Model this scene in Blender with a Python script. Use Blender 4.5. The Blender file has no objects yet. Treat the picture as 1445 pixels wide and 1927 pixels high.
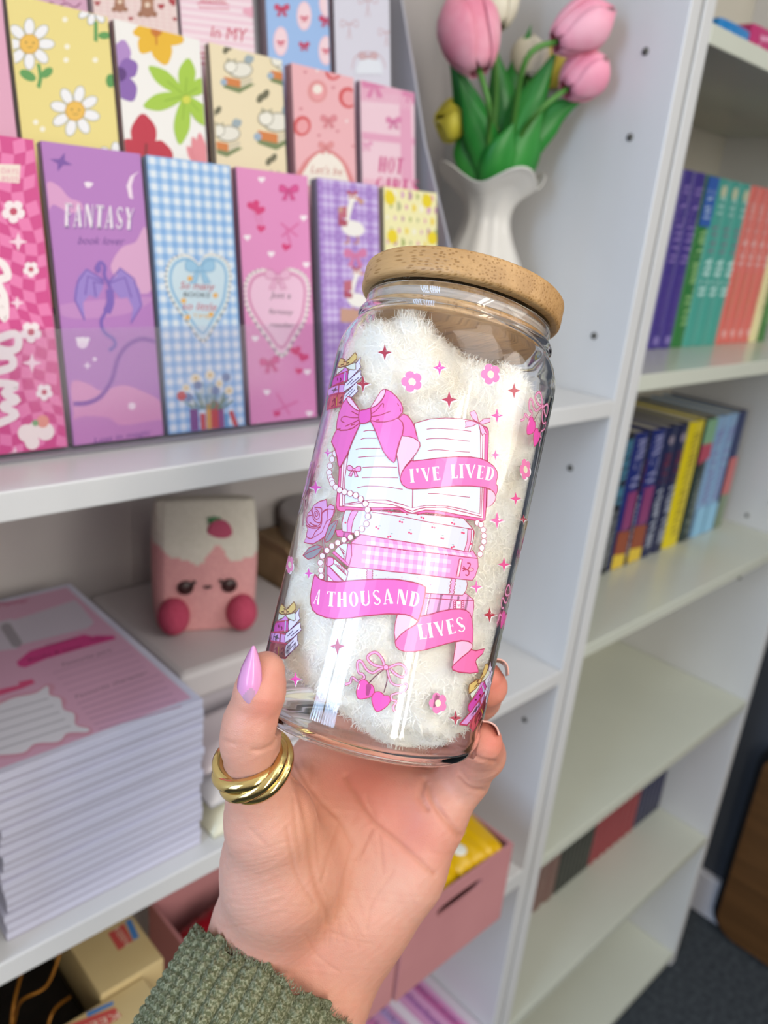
import bpy, bmesh, math, random
import numpy as np
from mathutils import Vector, Matrix
from mathutils.geometry import tessellate_polygon

random.seed(7)
rng = np.random.default_rng(7)
SC = bpy.context.scene
COL = SC.collection
PI = math.pi

# ------------------------------------------------------------------ camera
FPX, CX, CY = 1517.34, 722.5, 963.5
# rows: world X (along the shelf fronts), Y (into the shelves), Z (up) in camera axes (right, down, forward)
RW = np.array([[0.72601458, -0.17248172, 0.66569729],
               [-0.68140018, -0.31095174, 0.66257287],
               [0.09271802, -0.93464382, -0.34328457]])
EYE = np.array([0.0, 0.0, 1.43])
cam_d = bpy.data.cameras.new('camera')
cam = bpy.data.objects.new('camera', cam_d)
COL.objects.link(cam)
m = Matrix(((RW[0][0], -RW[0][1], -RW[0][2]), (RW[1][0], -RW[1][1], -RW[1][2]), (RW[2][0], -RW[2][1], -RW[2][2]))).to_4x4()
m.translation = Vector(EYE)
cam.matrix_world = m
cam_d.sensor_fit = 'HORIZONTAL'
cam_d.sensor_width = 36.0
cam_d.lens = 36.0 * FPX / 1445.0
cam_d.clip_start = 0.01
cam_d.clip_end = 50
cam_d.dof.use_dof = True
cam_d.dof.focus_distance = 0.246
cam_d.dof.aperture_fstop = 16.0
SC.camera = cam

# ------------------------------------------------------------------ view, world, lights
SC.view_settings.view_transform = 'Standard'
SC.view_settings.look = 'None'
SC.view_settings.gamma = 1.0
SC.view_settings.use_curve_mapping = False
SC.view_settings.exposure = 0.22
SC.cycles.use_denoising = True
SC.cycles.max_bounces = 28
SC.cycles.diffuse_bounces = 10
SC.cycles.glossy_bounces = 8
SC.cycles.transmission_bounces = 24
SC.cycles.transparent_max_bounces = 24
SC.cycles.caustics_reflective = False
SC.cycles.caustics_refractive = True
SC.cycles.blur_glossy = 0.0
SC.cycles.sample_clamp_indirect = 0.0

world = bpy.data.worlds.new('world')
SC.world = world
world.use_nodes = True
wn = world.node_tree
bg = wn.nodes['Background']
tc = wn.nodes.new('ShaderNodeTexCoord')
sx = wn.nodes.new('ShaderNodeSeparateXYZ')
ramp = wn.nodes.new('ShaderNodeValToRGB')
wn.links.new(tc.outputs['Generated'], sx.inputs[0])
mr = wn.nodes.new('ShaderNodeMapRange')
mr.inputs['From Min'].default_value = -1
wn.links.new(sx.outputs['Z'], mr.inputs['Value'])
wn.links.new(mr.outputs[0], ramp.inputs[0])
els = ramp.color_ramp.elements
els[0].position = 0.0; els[0].color = (0.10, 0.10, 0.12, 1)
els[1].position = 1.0; els[1].color = (1.0, 0.99, 0.97, 1)
e = els.new(0.42); e.color = (0.20, 0.20, 0.22, 1)
e = els.new(0.55); e.color = (0.62, 0.64, 0.68, 1)
wn.links.new(ramp.outputs[0], bg.inputs[0])
bg.inputs[1].default_value = 0.74

def area(name, loc, target, sx_, sy_, power, color):
    d = bpy.data.lights.new(name, 'AREA')
    d.shape = 'RECTANGLE'; d.size = sx_; d.size_y = sy_
    d.energy = power; d.color = color
    o = bpy.data.objects.new(name, d); COL.objects.link(o)
    o.location = loc
    o.rotation_euler = (Vector(target) - Vector(loc)).to_track_quat('-Z', 'Y').to_euler()
    return o
JC = np.array([0.19, 0.19, 1.36])
# soft warm area light added at the right rear to lift that side
area('added_light_soft', (1.25, -1.35, 1.95), (0.3, 0.25, 1.25), 0.9, 1.1, 9, (1.0, 0.95, 0.88))
# tall window in the left wall with upright blinds: cool daylight between the slats
WD = np.array([-0.985, -0.02, 0.17])
for k in range(9):
    q = (k - 4) * 0.082 + (0.05 if k > 4 else 0)
    area('window_light_cool', (-1.62, 0.12 + q, 1.66), (0.19, 0.19, 1.36), 0.052, 1.35, 3.0, (0.50, 0.70, 1.0))
# two narrow panes of the window behind, brighter and warmer
area('window_light_warm', (-0.44, -1.42, 1.72), tuple(JC), 0.17, 1.25, 11.0, (1.0, 0.94, 0.84))
area('window_light_warm', (-0.25, -1.50, 1.72), tuple(JC), 0.07, 1.25, 5.0, (1.0, 0.94, 0.84))
# ceiling lamp of the shop
area('ceiling_light', (0.3, -0.9, 2.75), (0.6, 0.3, 1.0), 1.2, 1.2, 9, (1.0, 0.97, 0.93))

# ------------------------------------------------------------------ pixel rays
def ray(px, py):
    return RW @ np.array([px - CX, py - CY, FPX])
def on_y(px, py, y):
    r = ray(px, py); return EYE + r * (y / r[1])
def on_z(px, py, z):
    r = ray(px, py); return EYE + r * ((z - EYE[2]) / r[2])
def on_x(px, py, x):
    r = ray(px, py); return EYE + r * (x / r[0])
def at_depth(px, py, d):
    return EYE + ray(px, py) * (d / FPX)
def project(P):
    q = (np.asarray(P) - EYE) @ RW      # rows of RW are world axes -> camera coordinates
    return np.stack([CX + FPX * q[..., 0] / q[..., 2], CY + FPX * q[..., 1] / q[..., 2]], -1)

# ------------------------------------------------------------------ materials
def lin(c):
    return tuple((x / 12.92) if x <= 0.04045 else ((x + 0.055) / 1.055) ** 2.4 for x in c)
def hexc(h, k=0.85):
    h = h.lstrip('#')
    c = lin([int(h[i:i + 2], 16) / 255 for i in (0, 2, 4)])
    return tuple(min(0.95, x * k) for x in c) + (1.0,)
MATS = {}
def mat(h, rough=0.5, metal=0.0, spec=0.5, sub=0.0, name=None, alpha=1.0):
    key = (h, rough, metal, spec, sub, alpha)
    if key in MATS: return MATS[key]
    m = bpy.data.materials.new(name or ('colour_' + h.lstrip('#')))
    m.use_nodes = True
    b = m.node_tree.nodes['Principled BSDF']
    b.inputs['Base Color'].default_value = hexc(h)
    b.inputs['Roughness'].default_value = rough
    b.inputs['Metallic'].default_value = metal
    b.inputs['Specular IOR Level'].default_value = spec
    b.inputs['Alpha'].default_value = alpha
    if sub:
        b.inputs['Subsurface Weight'].default_value = sub
        b.inputs['Subsurface Radius'].default_value = (1.0, 0.35, 0.2)
        b.inputs['Subsurface Scale'].default_value = 0.004
    m.diffuse_color = hexc(h)
    MATS[key] = m
    return m
def noisy(name, h1, h2, scale, rough=0.6, bump=0.0, detail=4, stretch=(1, 1, 1), spec=0.4, lo=0.35, hi=0.65, bscale=None):
    m = bpy.data.materials.new(name); m.use_nodes = True
    nt = m.node_tree; b = nt.nodes['Principled BSDF']
    tc = nt.nodes.new('ShaderNodeTexCoord'); mp = nt.nodes.new('ShaderNodeMapping')
    mp.inputs['Scale'].default_value = stretch
    nt.links.new(tc.outputs['Object'], mp.inputs[0])
    n = nt.nodes.new('ShaderNodeTexNoise'); n.inputs['Scale'].default_value = scale; n.inputs['Detail'].default_value = detail
    nt.links.new(mp.outputs[0], n.inputs['Vector'])
    r = nt.nodes.new('ShaderNodeValToRGB')
    r.color_ramp.elements[0].position = lo; r.color_ramp.elements[1].position = hi
    r.color_ramp.elements[0].color = hexc(h1); r.color_ramp.elements[1].color = hexc(h2)
    nt.links.new(n.outputs['Fac'], r.inputs[0]); nt.links.new(r.outputs[0], b.inputs['Base Color'])
    b.inputs['Roughness'].default_value = rough
    b.inputs['Specular IOR Level'].default_value = spec
    if bump:
        bp = nt.nodes.new('ShaderNodeBump'); bp.inputs['Strength'].default_value = bump; bp.inputs['Distance'].default_value = 0.001
        if bscale:
            n2 = nt.nodes.new('ShaderNodeTexNoise'); n2.inputs['Scale'].default_value = bscale; n2.inputs['Detail'].default_value = 3
            nt.links.new(mp.outputs[0], n2.inputs['Vector']); nt.links.new(n2.outputs['Fac'], bp.inputs['Height'])
        else:
            nt.links.new(n.outputs['Fac'], bp.inputs['Height'])
        nt.links.new(bp.outputs[0], b.inputs['Normal'])
    return m

WHITE = noisy('white_melamine', '#dadad9', '#dededd', 6, rough=0.30, spec=0.5)
WHITE_IN = noisy('cream_white_melamine', '#d0d3c4', '#d5d8c9', 5, rough=0.26, spec=0.5)
BACKP = noisy('back_panel', '#beb7b5', '#c6c0bd', 4, rough=0.6)

# ------------------------------------------------------------------ object helpers
def link(name, me, mats, parent=None):
    if not isinstance(mats, (list, tuple)): mats = [mats]
    for x in mats: me.materials.append(x)
    o = bpy.data.objects.new(name, me); COL.objects.link(o)
    if parent is not None:
        o.parent = parent
        o.matrix_parent_inverse = Matrix.Identity(4)
    return o
def recenter(o, p):
    """put the object's origin at world point p (mesh is in world coordinates)"""
    o.data.transform(Matrix.Translation(-Vector(p))); o.location = p
    return o
def empty(name, loc, label=None, cat=None, group=None):
    o = bpy.data.objects.new(name, None); COL.objects.link(o); o.location = loc
    o.empty_display_size = 0.02
    return tag(o, label, cat, group)
def tag(o, label=None, cat=None, group=None, kind=None):
    if label: o['label'] = label
    if cat: o['category'] = cat
    if group: o['group'] = group
    if kind: o['kind'] = kind
    return o
def bm_obj(name, bm, mats, parent=None, smooth=False, world=True):
    """bm given in world coordinates; when parented, shift into the parent's frame"""
    if parent is not None and world:
        mw = parent.matrix_world if False else chain(parent)
        bm.transform(mw.inverted())
    me = bpy.data.meshes.new(name)
    bm.normal_update(); bm.to_mesh(me); bm.free()
    if smooth:
        for p in me.polygons: p.use_smooth = True
    return link(name, me, mats, parent)
def chain(o):
    m = Matrix.LocRotScale(o.location, o.rotation_euler, o.scale)
    while o.parent is not None:
        o = o.parent; m = Matrix.LocRotScale(o.location, o.rotation_euler, o.scale) @ m
    return m
def box(bm, x0, x1, y0, y1, z0, z1, bev=0.0, mi=0):
    r = bmesh.ops.create_cube(bm, size=1.0)
    vs = r['verts']
    for v in vs:
        v.co = Vector((x0 + (v.co.x + .5) * (x1 - x0), y0 + (v.co.y + .5) * (y1 - y0), z0 + (v.co.z + .5) * (z1 - z0)))
    fs = set(f for v in vs for f in v.link_faces)
    for f in fs: f.material_index = mi
    if bev:
        es = list(set(e for v in vs for e in v.link_edges))
        r2 = bmesh.ops.bevel(bm, geom=es, offset=bev, segments=2, profile=0.5, affect='EDGES', clamp_overlap=True)
        for f in r2['faces']: f.material_index = mi
    return vs
def boxo(name, dims, mats, parent=None, bev=0.0):
    bm = bmesh.new(); box(bm, *dims, bev=bev)
    return bm_obj(name, bm, mats, parent)
def obox(name, o, ax, ay, az, mats, parent=None, bev=0.0):
    """oriented box from corner o with edge vectors"""
    bm = bmesh.new(); vs = box(bm, 0, 1, 0, 1, 0, 1)
    o, ax, ay, az = map(lambda v: Vector(v), (o, ax, ay, az))
    for v in bm.verts: v.co = o + ax * v.co.x + ay * v.co.y + az * v.co.z
    if bev: bmesh.ops.bevel(bm, geom=list(bm.edges), offset=bev, segments=2, profile=.5, affect='EDGES', clamp_overlap=True)
    bmesh.ops.recalc_face_normals(bm, faces=bm.faces)
    return bm_obj(name, bm, mats, parent)
def tube(bm, pts, rad, seg=8, mi=0, caps=True):
    pts = [Vector(p) for p in pts]; n = len(pts)
    rad = [rad] * n if np.isscalar(rad) else list(rad)
    rings = []; prev = None
    for i, p in enumerate(pts):
        t = (pts[min(i + 1, n - 1)] - pts[max(i - 1, 0)]).normalized()
        if prev is None:
            a = Vector((0, 0, 1)) if abs(t.z) < .9 else Vector((1, 0, 0))
            u = t.cross(a).normalized()
        else:
            u = (prev - t * prev.dot(t)).normalized()
        prev = u; v = t.cross(u)
        rings.append([bm.verts.new(p + (u * math.cos(2 * PI * k / seg) + v * math.sin(2 * PI * k / seg)) * rad[i]) for k in range(seg)])
    for a, b in zip(rings, rings[1:]):
        for k in range(seg):
            f = bm.faces.new((a[k], a[(k + 1) % seg], b[(k + 1) % seg], b[k])); f.material_index = mi; f.smooth = True
    if caps:
        f = bm.faces.new(list(reversed(rings[0]))); f.material_index = mi
        f = bm.faces.new(rings[-1]); f.material_index = mi
def lathe(bm, prof, o, ax, seg=64, mi=0, smooth=True, cap0=False, cap1=False, wob=None):
    """prof: list of (radius, height) along axis ax from point o"""
    o = Vector(o); ax = Vector(ax).normalized()
    a = Vector((0, 0, 1)) if abs(ax.z) < .9 else Vector((1, 0, 0))
    u = ax.cross(a).normalized(); v = ax.cross(u)
    rings = []
    for r, h in prof:
        ring = []
        for k in range(seg):
            t = 2 * PI * k / seg
            rr, hh = (r, h) if wob is None else wob(r, h, t)
            ring.append(bm.verts.new(o + ax * hh + (u * math.cos(t) + v * math.sin(t)) * rr))
        rings.append(ring)
    for a_, b_ in zip(rings, rings[1:]):
        for k in range(seg):
            f = bm.faces.new((a_[k], b_[k], b_[(k + 1) % seg], a_[(k + 1) % seg])); f.material_index = mi; f.smooth = smooth
    if cap0: bm.faces.new(rings[0]).material_index = mi
    if cap1: bm.faces.new(list(reversed(rings[-1]))).material_index = mi
    return rings
def cat(pts, closed=False, n=6):
    """Catmull-Rom through 2-D or 3-D points"""
    P = [np.array(p, float) for p in pts]; L = len(P)
    if L < 3: return P
    out = []
    rngi = range(L) if closed else range(L - 1)
    for i in rngi:
        if closed: p0, p1, p2, p3 = P[(i - 1) % L], P[i], P[(i + 1) % L], P[(i + 2) % L]
        else: p0, p1, p2, p3 = P[max(i - 1, 0)], P[i], P[i + 1], P[min(i + 2, L - 1)]
        for k in range(n):
            t = k / n
            out.append(0.5 * ((2 * p1) + (-p0 + p2) * t + (2 * p0 - 5 * p1 + 4 * p2 - p3) * t * t + (-p0 + 3 * p1 - 3 * p2 + p3) * t ** 3))
    if not closed: out.append(P[-1])
    return out
def crop(x0, y0, s):
    return lambda pts: [(x0 + x / s, y0 + y / s) for x, y in pts]

# ------------------------------------------------------------------ printed artwork
_TXT = {}
def text_tris(s):
    """triangles of a line of lettering, x from 0 to 1, height 0 to 1 (cap height)"""
    if s in _TXT: return _TXT[s]
    c = bpy.data.curves.new('lettering', 'FONT'); c.body = s; c.resolution_u = 3
    o = bpy.data.objects.new('lettering', c); COL.objects.link(o)
    dg = bpy.context.evaluated_depsgraph_get(); dg.update()
    me = o.evaluated_get(dg).to_mesh()
    me.calc_loop_triangles()
    V = np.array([v.co[:2] for v in me.vertices]) if len(me.vertices) else np.zeros((0, 2))
    T = [tuple(t.vertices) for t in me.loop_triangles]
    o.evaluated_get(dg).to_mesh_clear()
    bpy.data.objects.remove(o); bpy.data.curves.remove(c)
    if len(V):
        V[:, 0] = (V[:, 0] - V[:, 0].min()) / max(1e-6, V[:, 0].max() - V[:, 0].min())
        V[:, 1] = V[:, 1] / 0.72
    _TXT[s] = (V, T)
    return _TXT[s]

# tall display lettering with thick stems and hairline strokes, glyph = (advance, polygons)
def _bar(x0, y0, x1, y1, w0, w1=None):
    w1 = w0 if w1 is None else w1
    return [(x0 - w0 / 2, y0), (x0 + w0 / 2, y0), (x1 + w1 / 2, y1), (x1 - w1 / 2, y1)]
def _ring(cx, cy, rx, ry, tx, ty, a0=0, a1=360, n=20):
    o_ = [(cx + rx * math.cos(math.radians(a0 + (a1 - a0) * k / n)), cy + ry * math.sin(math.radians(a0 + (a1 - a0) * k / n))) for k in range(n + 1)]
    i_ = [(cx + (rx - tx) * math.cos(math.radians(a0 + (a1 - a0) * k / n)), cy + (ry - ty) * math.sin(math.radians(a0 + (a1 - a0) * k / n))) for k in range(n + 1)]
    return [[o_[k], o_[k + 1], i_[k + 1], i_[k]] for k in range(n)]
def _h(x0, x1, y, t=.05): return [(x0, y - t / 2), (x1, y - t / 2), (x1, y + t / 2), (x0, y + t / 2)]
_K, _N = .155, .045
GLY = {
    ' ': (.26, []), "'": (.20, [_bar(.1, .70, .1, 1.0, .07, .13)]),
    'I': (.28, [_bar(.14, 0, .14, 1, _K), _h(.03, .25, .025), _h(.03, .25, .975)]),
    'V': (.52, [_bar(.30, 0, .11, 1, .10, _K), _bar(.27, 0, .46, 1, _N), _h(.0, .24, .975)]),
    'E': (.40, [_bar(.12, 0, .12, 1, _K), _h(.03, .37, .03, .06), _h(.03, .37, .97, .06), _h(.12, .31, .53), _bar(.355, 0, .355, .16, .04), _bar(.355, .84, .355, 1, .04), _bar(.30, .44, .30, .62, .035)]),
    'L': (.38, [_bar(.12, 0, .12, 1, _K), _h(.03, .36, .03, .06), _h(.02, .24, .975), _bar(.345, 0, .345, .2, .04)]),
    'D': (.48, [_bar(.12, 0, .12, 1, _K), _h(.02, .24, .025), _h(.02, .24, .975)] + _ring(.2, .5, .24, .5, .13, .05, -90, 90)),
    'A': (.52, [_bar(.40, 0, .26, 1, _K, .08), _bar(.08, 0, .24, 1, _N), _h(.13, .36, .30), _h(.02, .16, .02)]),
    'T': (.44, [_bar(.22, 0, .22, 1, _K), _h(.02, .42, .97, .06), _bar(.04, .82, .04, 1, .04), _bar(.40, .82, .40, 1, .04), _h(.10, .34, .025)]),
    'H': (.50, [_bar(.11, 0, .11, 1, _K), _bar(.39, 0, .39, 1, _K), _h(.11, .39, .5, .06)]),
    'O': (.50, _ring(.25, .5, .22, .51, .13, .05)),
    'U': (.50, [_bar(.12, .25, .12, 1, _K), _bar(.41, .25, .41, 1, _N), _h(.02, .24, .975)] + _ring(.2425, .27, .19, .28, .09, .09, 180, 360)),
    'S': (.42, _ring(.21, .74, .165, .26, .07, .06, 20, 240) + _ring(.21, .26, .175, .26, .07, .06, -160, 75) + [[(.10, .72), (.19, .86 - .22), (.33, .34), (.24, .26), (.12, .50)]]),
    'N': (.54, [_bar(.09, 0, .09, 1, _N), _bar(.45, 0, .45, 1, _N), _bar(.42, 0, .14, 1, _K)]),
    'G': (.50, _ring(.26, .5, .22, .51, .13, .05, 50, 330) + [_bar(.42, .05, .42, .42, .10), _h(.32, .50, .42)]),
    'R': (.50, [_bar(.12, 0, .12, 1, _K), _bar(.42, 0, .26, .5, _K, .08), _h(.02, .24, .975)] + _ring(.2, .74, .2, .26, .11, .05, -90, 90)),
    'F': (.40, [_bar(.12, 0, .12, 1, _K), _h(.02, .38, .97, .06), _h(.12, .31, .53), _bar(.36, .82, .36, 1, .04), _h(.02, .24, .025)]),
    'Y': (.50, [_bar(.25, 0, .25, .5, _K), _bar(.27, .45, .10, 1, _K * .9, _K), _bar(.26, .45, .44, 1, _N)]),
}
def display_text(s, bold=1.0, gap=.06):
    key = ('display', s, bold)
    if key in _TXT: return _TXT[key]
    V, T, x = [], [], 0
    for ch in s:
        adv, polys = GLY[ch]
        for p in polys:
            i0 = len(V); V += [(x + a, b) for a, b in p]
            T += [(i0, i0 + k, i0 + k + 1) for k in range(1, len(p) - 1)]
        x += adv + gap
    V = np.array(V); V[:, 0] = (V[:, 0] - V[:, 0].min()) / (V[:, 0].max() - V[:, 0].min())
    _TXT[key] = (V, T)
    return _TXT[key]

class Art:
    """flat prints laid on a surface. uv in metres on the surface."""
    def __init__(s, px2uv, uv2p, step=4e-5, base=6e-5, bend=None, rough=0.4, thick=5e-4):
        s.thick = thick
        s.px2uv, s.uv2p, s.step, s.base, s.bend, s.rough = px2uv, uv2p, step, base, bend, rough
        s.items = []      # (layer, colour, [uv...] polygon) or triangles
        s.top = 0
        s.clip = None
    def uvs(s, pts): return [s.px2uv(*p) for p in pts]
    def upoly(s, uv, color, layer=None):
        if layer is None: layer = s.top = s.top + 1
        uv = [(float(a[0]), float(a[1])) for a in uv]
        if s.clip:
            uv = clip_rect(uv, *s.clip)
            if len(uv) < 3: return
        s.items.append((layer, color, uv, None))
    def poly(s, pts, color, layer=None, smooth=False, line=None, lw=1.4):
        if smooth: pts = cat(pts, True, 5)
        s.upoly(s.uvs(pts), color, layer)
        if line: s.stroke(list(pts) + [pts[0]], lw, line)
    def stroke(s, pts, w, color, layer=None, smooth=False):
        if smooth: pts = cat(pts, False, 5)
        uv = [np.array(s.px2uv(*p)) for p in pts]
        # width in px -> metres at the first point
        a = np.array(s.px2uv(pts[0][0] + 1, pts[0][1])); b = np.array(s.px2uv(pts[0][0], pts[0][1] + 1))
        k = 0.5 * (np.linalg.norm(a - uv[0]) + np.linalg.norm(b - uv[0]))
        s.ustroke(uv, w * min(k, 4e-4), color, layer)
    def ustroke(s, uv, w, color, layer=None):
        if layer is None: layer = s.top = s.top + 1
        uv = [np.array(p, float) for p in uv]
        keep = [uv[0]]
        for p in uv[1:]:
            if np.linalg.norm(p - keep[-1]) > 1e-6: keep.append(p)
        uv = keep
        if len(uv) < 2: return
        L, R_ = [], []
        for i, p in enumerate(uv):
            t = uv[min(i + 1, len(uv) - 1)] - uv[max(i - 1, 0)]
            nrm = np.linalg.norm(t)
            t = t / nrm if nrm > 1e-9 else np.array([1., 0])
            n = np.array([-t[1], t[0]])
            L.append(p + n * w / 2); R_.append(p - n * w / 2)
        for i in range(len(uv) - 1):
            q = [L[i], L[i + 1], R_[i + 1], R_[i]]
            q = [tuple(map(float, x)) for x in q]
            if s.clip:
                q = clip_rect(q, *s.clip)
                if len(q) < 3: continue
            s.items.append((layer, color, q, None))
    def disc(s, c, r, color, layer=None, n=14, ry=None, rot=0, line=None, lw=1.2):
        ry = ry or r
        pts = [(c[0] + r * math.cos(a) * math.cos(rot) - ry * math.sin(a) * math.sin(rot),
                c[1] + r * math.cos(a) * math.sin(rot) + ry * math.sin(a) * math.cos(rot)) for a in [2 * PI * k / n for k in range(n)]]
        s.poly(pts, color, layer)
        if line: s.stroke(pts + [pts[0]], lw, line)
    def star(s, c, r, color, layer=None, rot=0.0, squeeze=1.0):
        pts = []
        for k in range(8):
            rr = r * 1.12 if k % 2 == 0 else r * 0.38
            a = k * PI / 4 + rot
            pts.append((c[0] + rr * math.sin(a) * squeeze, c[1] - rr * math.cos(a)))
        s.poly(pts, color, layer)
    def flower(s, c, r, color, core='#f4efe0', petals=5, layer=None, squeeze=1.0, rot=0.0):
        pts = []; n = 75
        for k in range(n):
            a = 2 * PI * k / n; q = abs(math.sin(petals * (a - rot) / 2))
            rr = r * (0.62 + 0.38 * q ** .45)
            pts.append((c[0] + rr * math.sin(a) * squeeze, c[1] - rr * math.cos(a)))
        s.poly(pts, color, layer)
        s.disc(c, r * 0.33 * squeeze, core, None, ry=r * 0.33)
    def heart(s, c, r, color, layer=None, rot=0.0, line=None, squeeze=1.0):
        pts = []
        for k in range(28):
            t = 2 * PI * k / 28
            x = 16 * math.sin(t) ** 3 / 17; y = -(13 * math.cos(t) - 5 * math.cos(2 * t) - 2 * math.cos(3 * t) - math.cos(4 * t)) / 17
            x, y = x * math.cos(rot) - y * math.sin(rot), x * math.sin(rot) + y * math.cos(rot)
            pts.append((c[0] + x * r * squeeze, c[1] + y * r))
        s.poly(pts, color, layer, line=line)
    def bow(s, c, r, color, line=None, layer=None, rot=0.0):
        def T(q): return [(c[0] + r * (x * math.cos(rot) - y * math.sin(rot)), c[1] + r * (x * math.sin(rot) + y * math.cos(rot))) for x, y in q]
        for sg in (-1, 1):
            s.poly(T([(0, -.05), (sg * .55, -.55), (sg * 1, -.5), (sg * 1.02, .1), (sg * .5, .25), (0, .1)]), color, layer, smooth=True, line=line)
            s.poly(T([(0, .05), (sg * .35, .3), (sg * .75, 1.1), (sg * .5, 1.05), (sg * .3, 1.15), (sg * .05, .3)]), color, layer, line=line)
        s.disc(T([(0, 0.02)])[0], r * .2, color, layer, line=line)
    def text(s, body, base, height, color, layer=None, shear=0.0, display=False):
        """base: polyline of px points under the letters; height px (number or (start,end))"""
        if layer is None: layer = s.top = s.top + 1
        base = cat(base, False, 8) if len(base) > 2 else [np.array(p, float) for p in base]
        B = np.array(base); d = np.r_[0, np.cumsum(np.hypot(*np.diff(B, axis=0).T))]; Ltot = d[-1]
        V, T = display_text(body) if display else text_tris(body)
        out = []
        h0, h1 = (height if isinstance(height, (tuple, list)) else (height, height))
        for x, y in V:
            q = x * Ltot
            i = min(len(d) - 2, max(0, int(np.searchsorted(d, q) - 1)))
            f = (q - d[i]) / max(1e-9, d[i + 1] - d[i])
            p = B[i] + (B[i + 1] - B[i]) * f
            t = (B[i + 1] - B[i]); t = t / np.linalg.norm(t)
            n = np.array([t[1], -t[0]])
            h = (h0 + (h1 - h0) * x)
            p = p + n * h * y + t * shear * h * y
            out.append(s.px2uv(*p))
        s.items.append((layer, color, [tuple(map(float, a)) for a in out], T))
    def quadgrid(s, quad, nu, nv, fn, layer=None):
        """quad px corners (tl, tr, br, bl); fn(i,j)->colour or None"""
        if layer is None: layer = s.top = s.top + 1
        tl, tr, br, bl = [np.array(s.px2uv(*p)) for p in quad]
        P = lambda a, b: (tl * (1 - a) + tr * a) * (1 - b) + (bl * (1 - a) + br * a) * b
        for i in range(nu):
            for j in range(nv):
                c = fn(i, j)
                if c: s.items.append((layer, c, [tuple(P(i / nu, j / nv)), tuple(P((i + 1) / nu, j / nv)), tuple(P((i + 1) / nu, (j + 1) / nv)), tuple(P(i / nu, (j + 1) / nv))], None))
    def stamp(s, items, about, to, rot=0.0, scale=1.0, mirror=False):
        """repeat a recorded motif at another place of the surface"""
        c, sn = math.cos(rot), math.sin(rot)
        off = s.top + 1; mn = min(i[0] for i in items); mx = max(i[0] for i in items)
        for lay, color, uv, T in items:
            q = []
            for x, y in uv:
                x, y = (x - about[0]) * scale * (-1 if mirror else 1), (y - about[1]) * scale
                q.append((to[0] + x * c - y * sn, to[1] + x * sn + y * c))
            s.items.append((off + lay - mn, color, q, T))
        s.top = off + mx - mn
    def build(s, name, parent, items=None):
        items = items if items is not None else s.items
        if not items: return None
        items = sorted([i for i in items if len(i[2]) > 2], key=lambda i: i[0])
        lay_ = np.array([i[0] for i in items])
        bb = np.array([(min(a[0] for a in i[2]), max(a[0] for a in i[2]), min(a[1] for a in i[2]), max(a[1] for a in i[2])) for i in items])
        lev = np.zeros(len(items), int)          # each print lies just above whatever it overlaps
        for k in range(1, len(items)):
            o_ = (lay_[:k] < lay_[k]) & (bb[:k, 0] < bb[k, 1]) & (bb[:k, 1] > bb[k, 0]) & (bb[:k, 2] < bb[k, 3]) & (bb[:k, 3] > bb[k, 2])
            if o_.any(): lev[k] = lev[:k][o_].max() + 1
        st = min(s.step, s.thick / max(1, lev.max()))
        colors = []; bm = bmesh.new()
        dl = bm.verts.layers.float.new('h')
        for k, (lay, color, uv, T) in enumerate(items):
            if color not in colors: colors.append(color)
            h = s.base + st * (lev[k] + .13 * (k % 6))
            if T is None:
                n = len(uv)
                if n < 3: continue
                T2 = [(0, 1, 2)] if n == 3 else tessellate_polygon([[Vector((a[0], a[1], 0)) for a in uv]])
            else: T2 = T
            vs = [bm.verts.new((a[0], a[1], 0)) for a in uv]
            for v in vs: v[dl] = h
            for t in T2:
                a, b, c = [vs[k] for k in t]
                ar = (b.co.x - a.co.x) * (c.co.y - a.co.y) - (b.co.y - a.co.y) * (c.co.x - a.co.x)
                if abs(ar) < 1e-13: continue
                try: f = bm.faces.new((a, b, c) if ar > 0 else (a, c, b))
                except ValueError: continue
                f.material_index = colors.index(color)
        if s.bend:
            xs = [v.co.x for v in bm.verts]
            x = math.floor(min(xs) / s.bend) * s.bend
            while x < max(xs):
                x += s.bend
                bmesh.ops.bisect_plane(bm, geom=list(bm.verts) + list(bm.edges) + list(bm.faces), plane_co=(x, 0, 0), plane_no=(1, 0, 0), dist=1e-8)
        for v in list(bm.verts):
            if not v.link_faces: bm.verts.remove(v)
        for v in bm.verts:
            hh = v[dl]
            if hh < s.base: hh = s.base
            v.co = Vector(s.uv2p(v.co.x, v.co.y, hh))
        return bm_obj(name, bm, [mat(c, rough=s.rough) for c in colors], parent)

def clip_rect(poly, x0, x1, y0, y1):
    for ax, lim, sg in ((0, x0, 1), (0, x1, -1), (1, y0, 1), (1, y1, -1)):
        out = []
        for i in range(len(poly)):
            a, b = poly[i], poly[(i + 1) % len(poly)]
            ia, ib = (a[ax] - lim) * sg >= 0, (b[ax] - lim) * sg >= 0
            if ia: out.append(a)
            if ia != ib:
                t = (lim - a[ax]) / (b[ax] - a[ax])
                out.append((a[0] + (b[0] - a[0]) * t, a[1] + (b[1] - a[1]) * t))
        poly = out
        if not poly: return []
    return poly
def plane_art(o, eu, ev, **k):
    """surface through o with in-plane unit axes eu, ev (metres)"""
    o, eu, ev = np.array(o, float), np.array(eu, float), np.array(ev, float)
    n = np.cross(eu, ev)
    if n @ (EYE - o) < 0: n = -n
    def p2(px, py):
        r = ray(px, py); t = ((o - EYE) @ n) / (r @ n); q = EYE + r * t - o
        return (float(q @ eu), float(q @ ev))
    return Art(p2, lambda u, v, h: o + eu * u + ev * v + n * h, **k)

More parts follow.
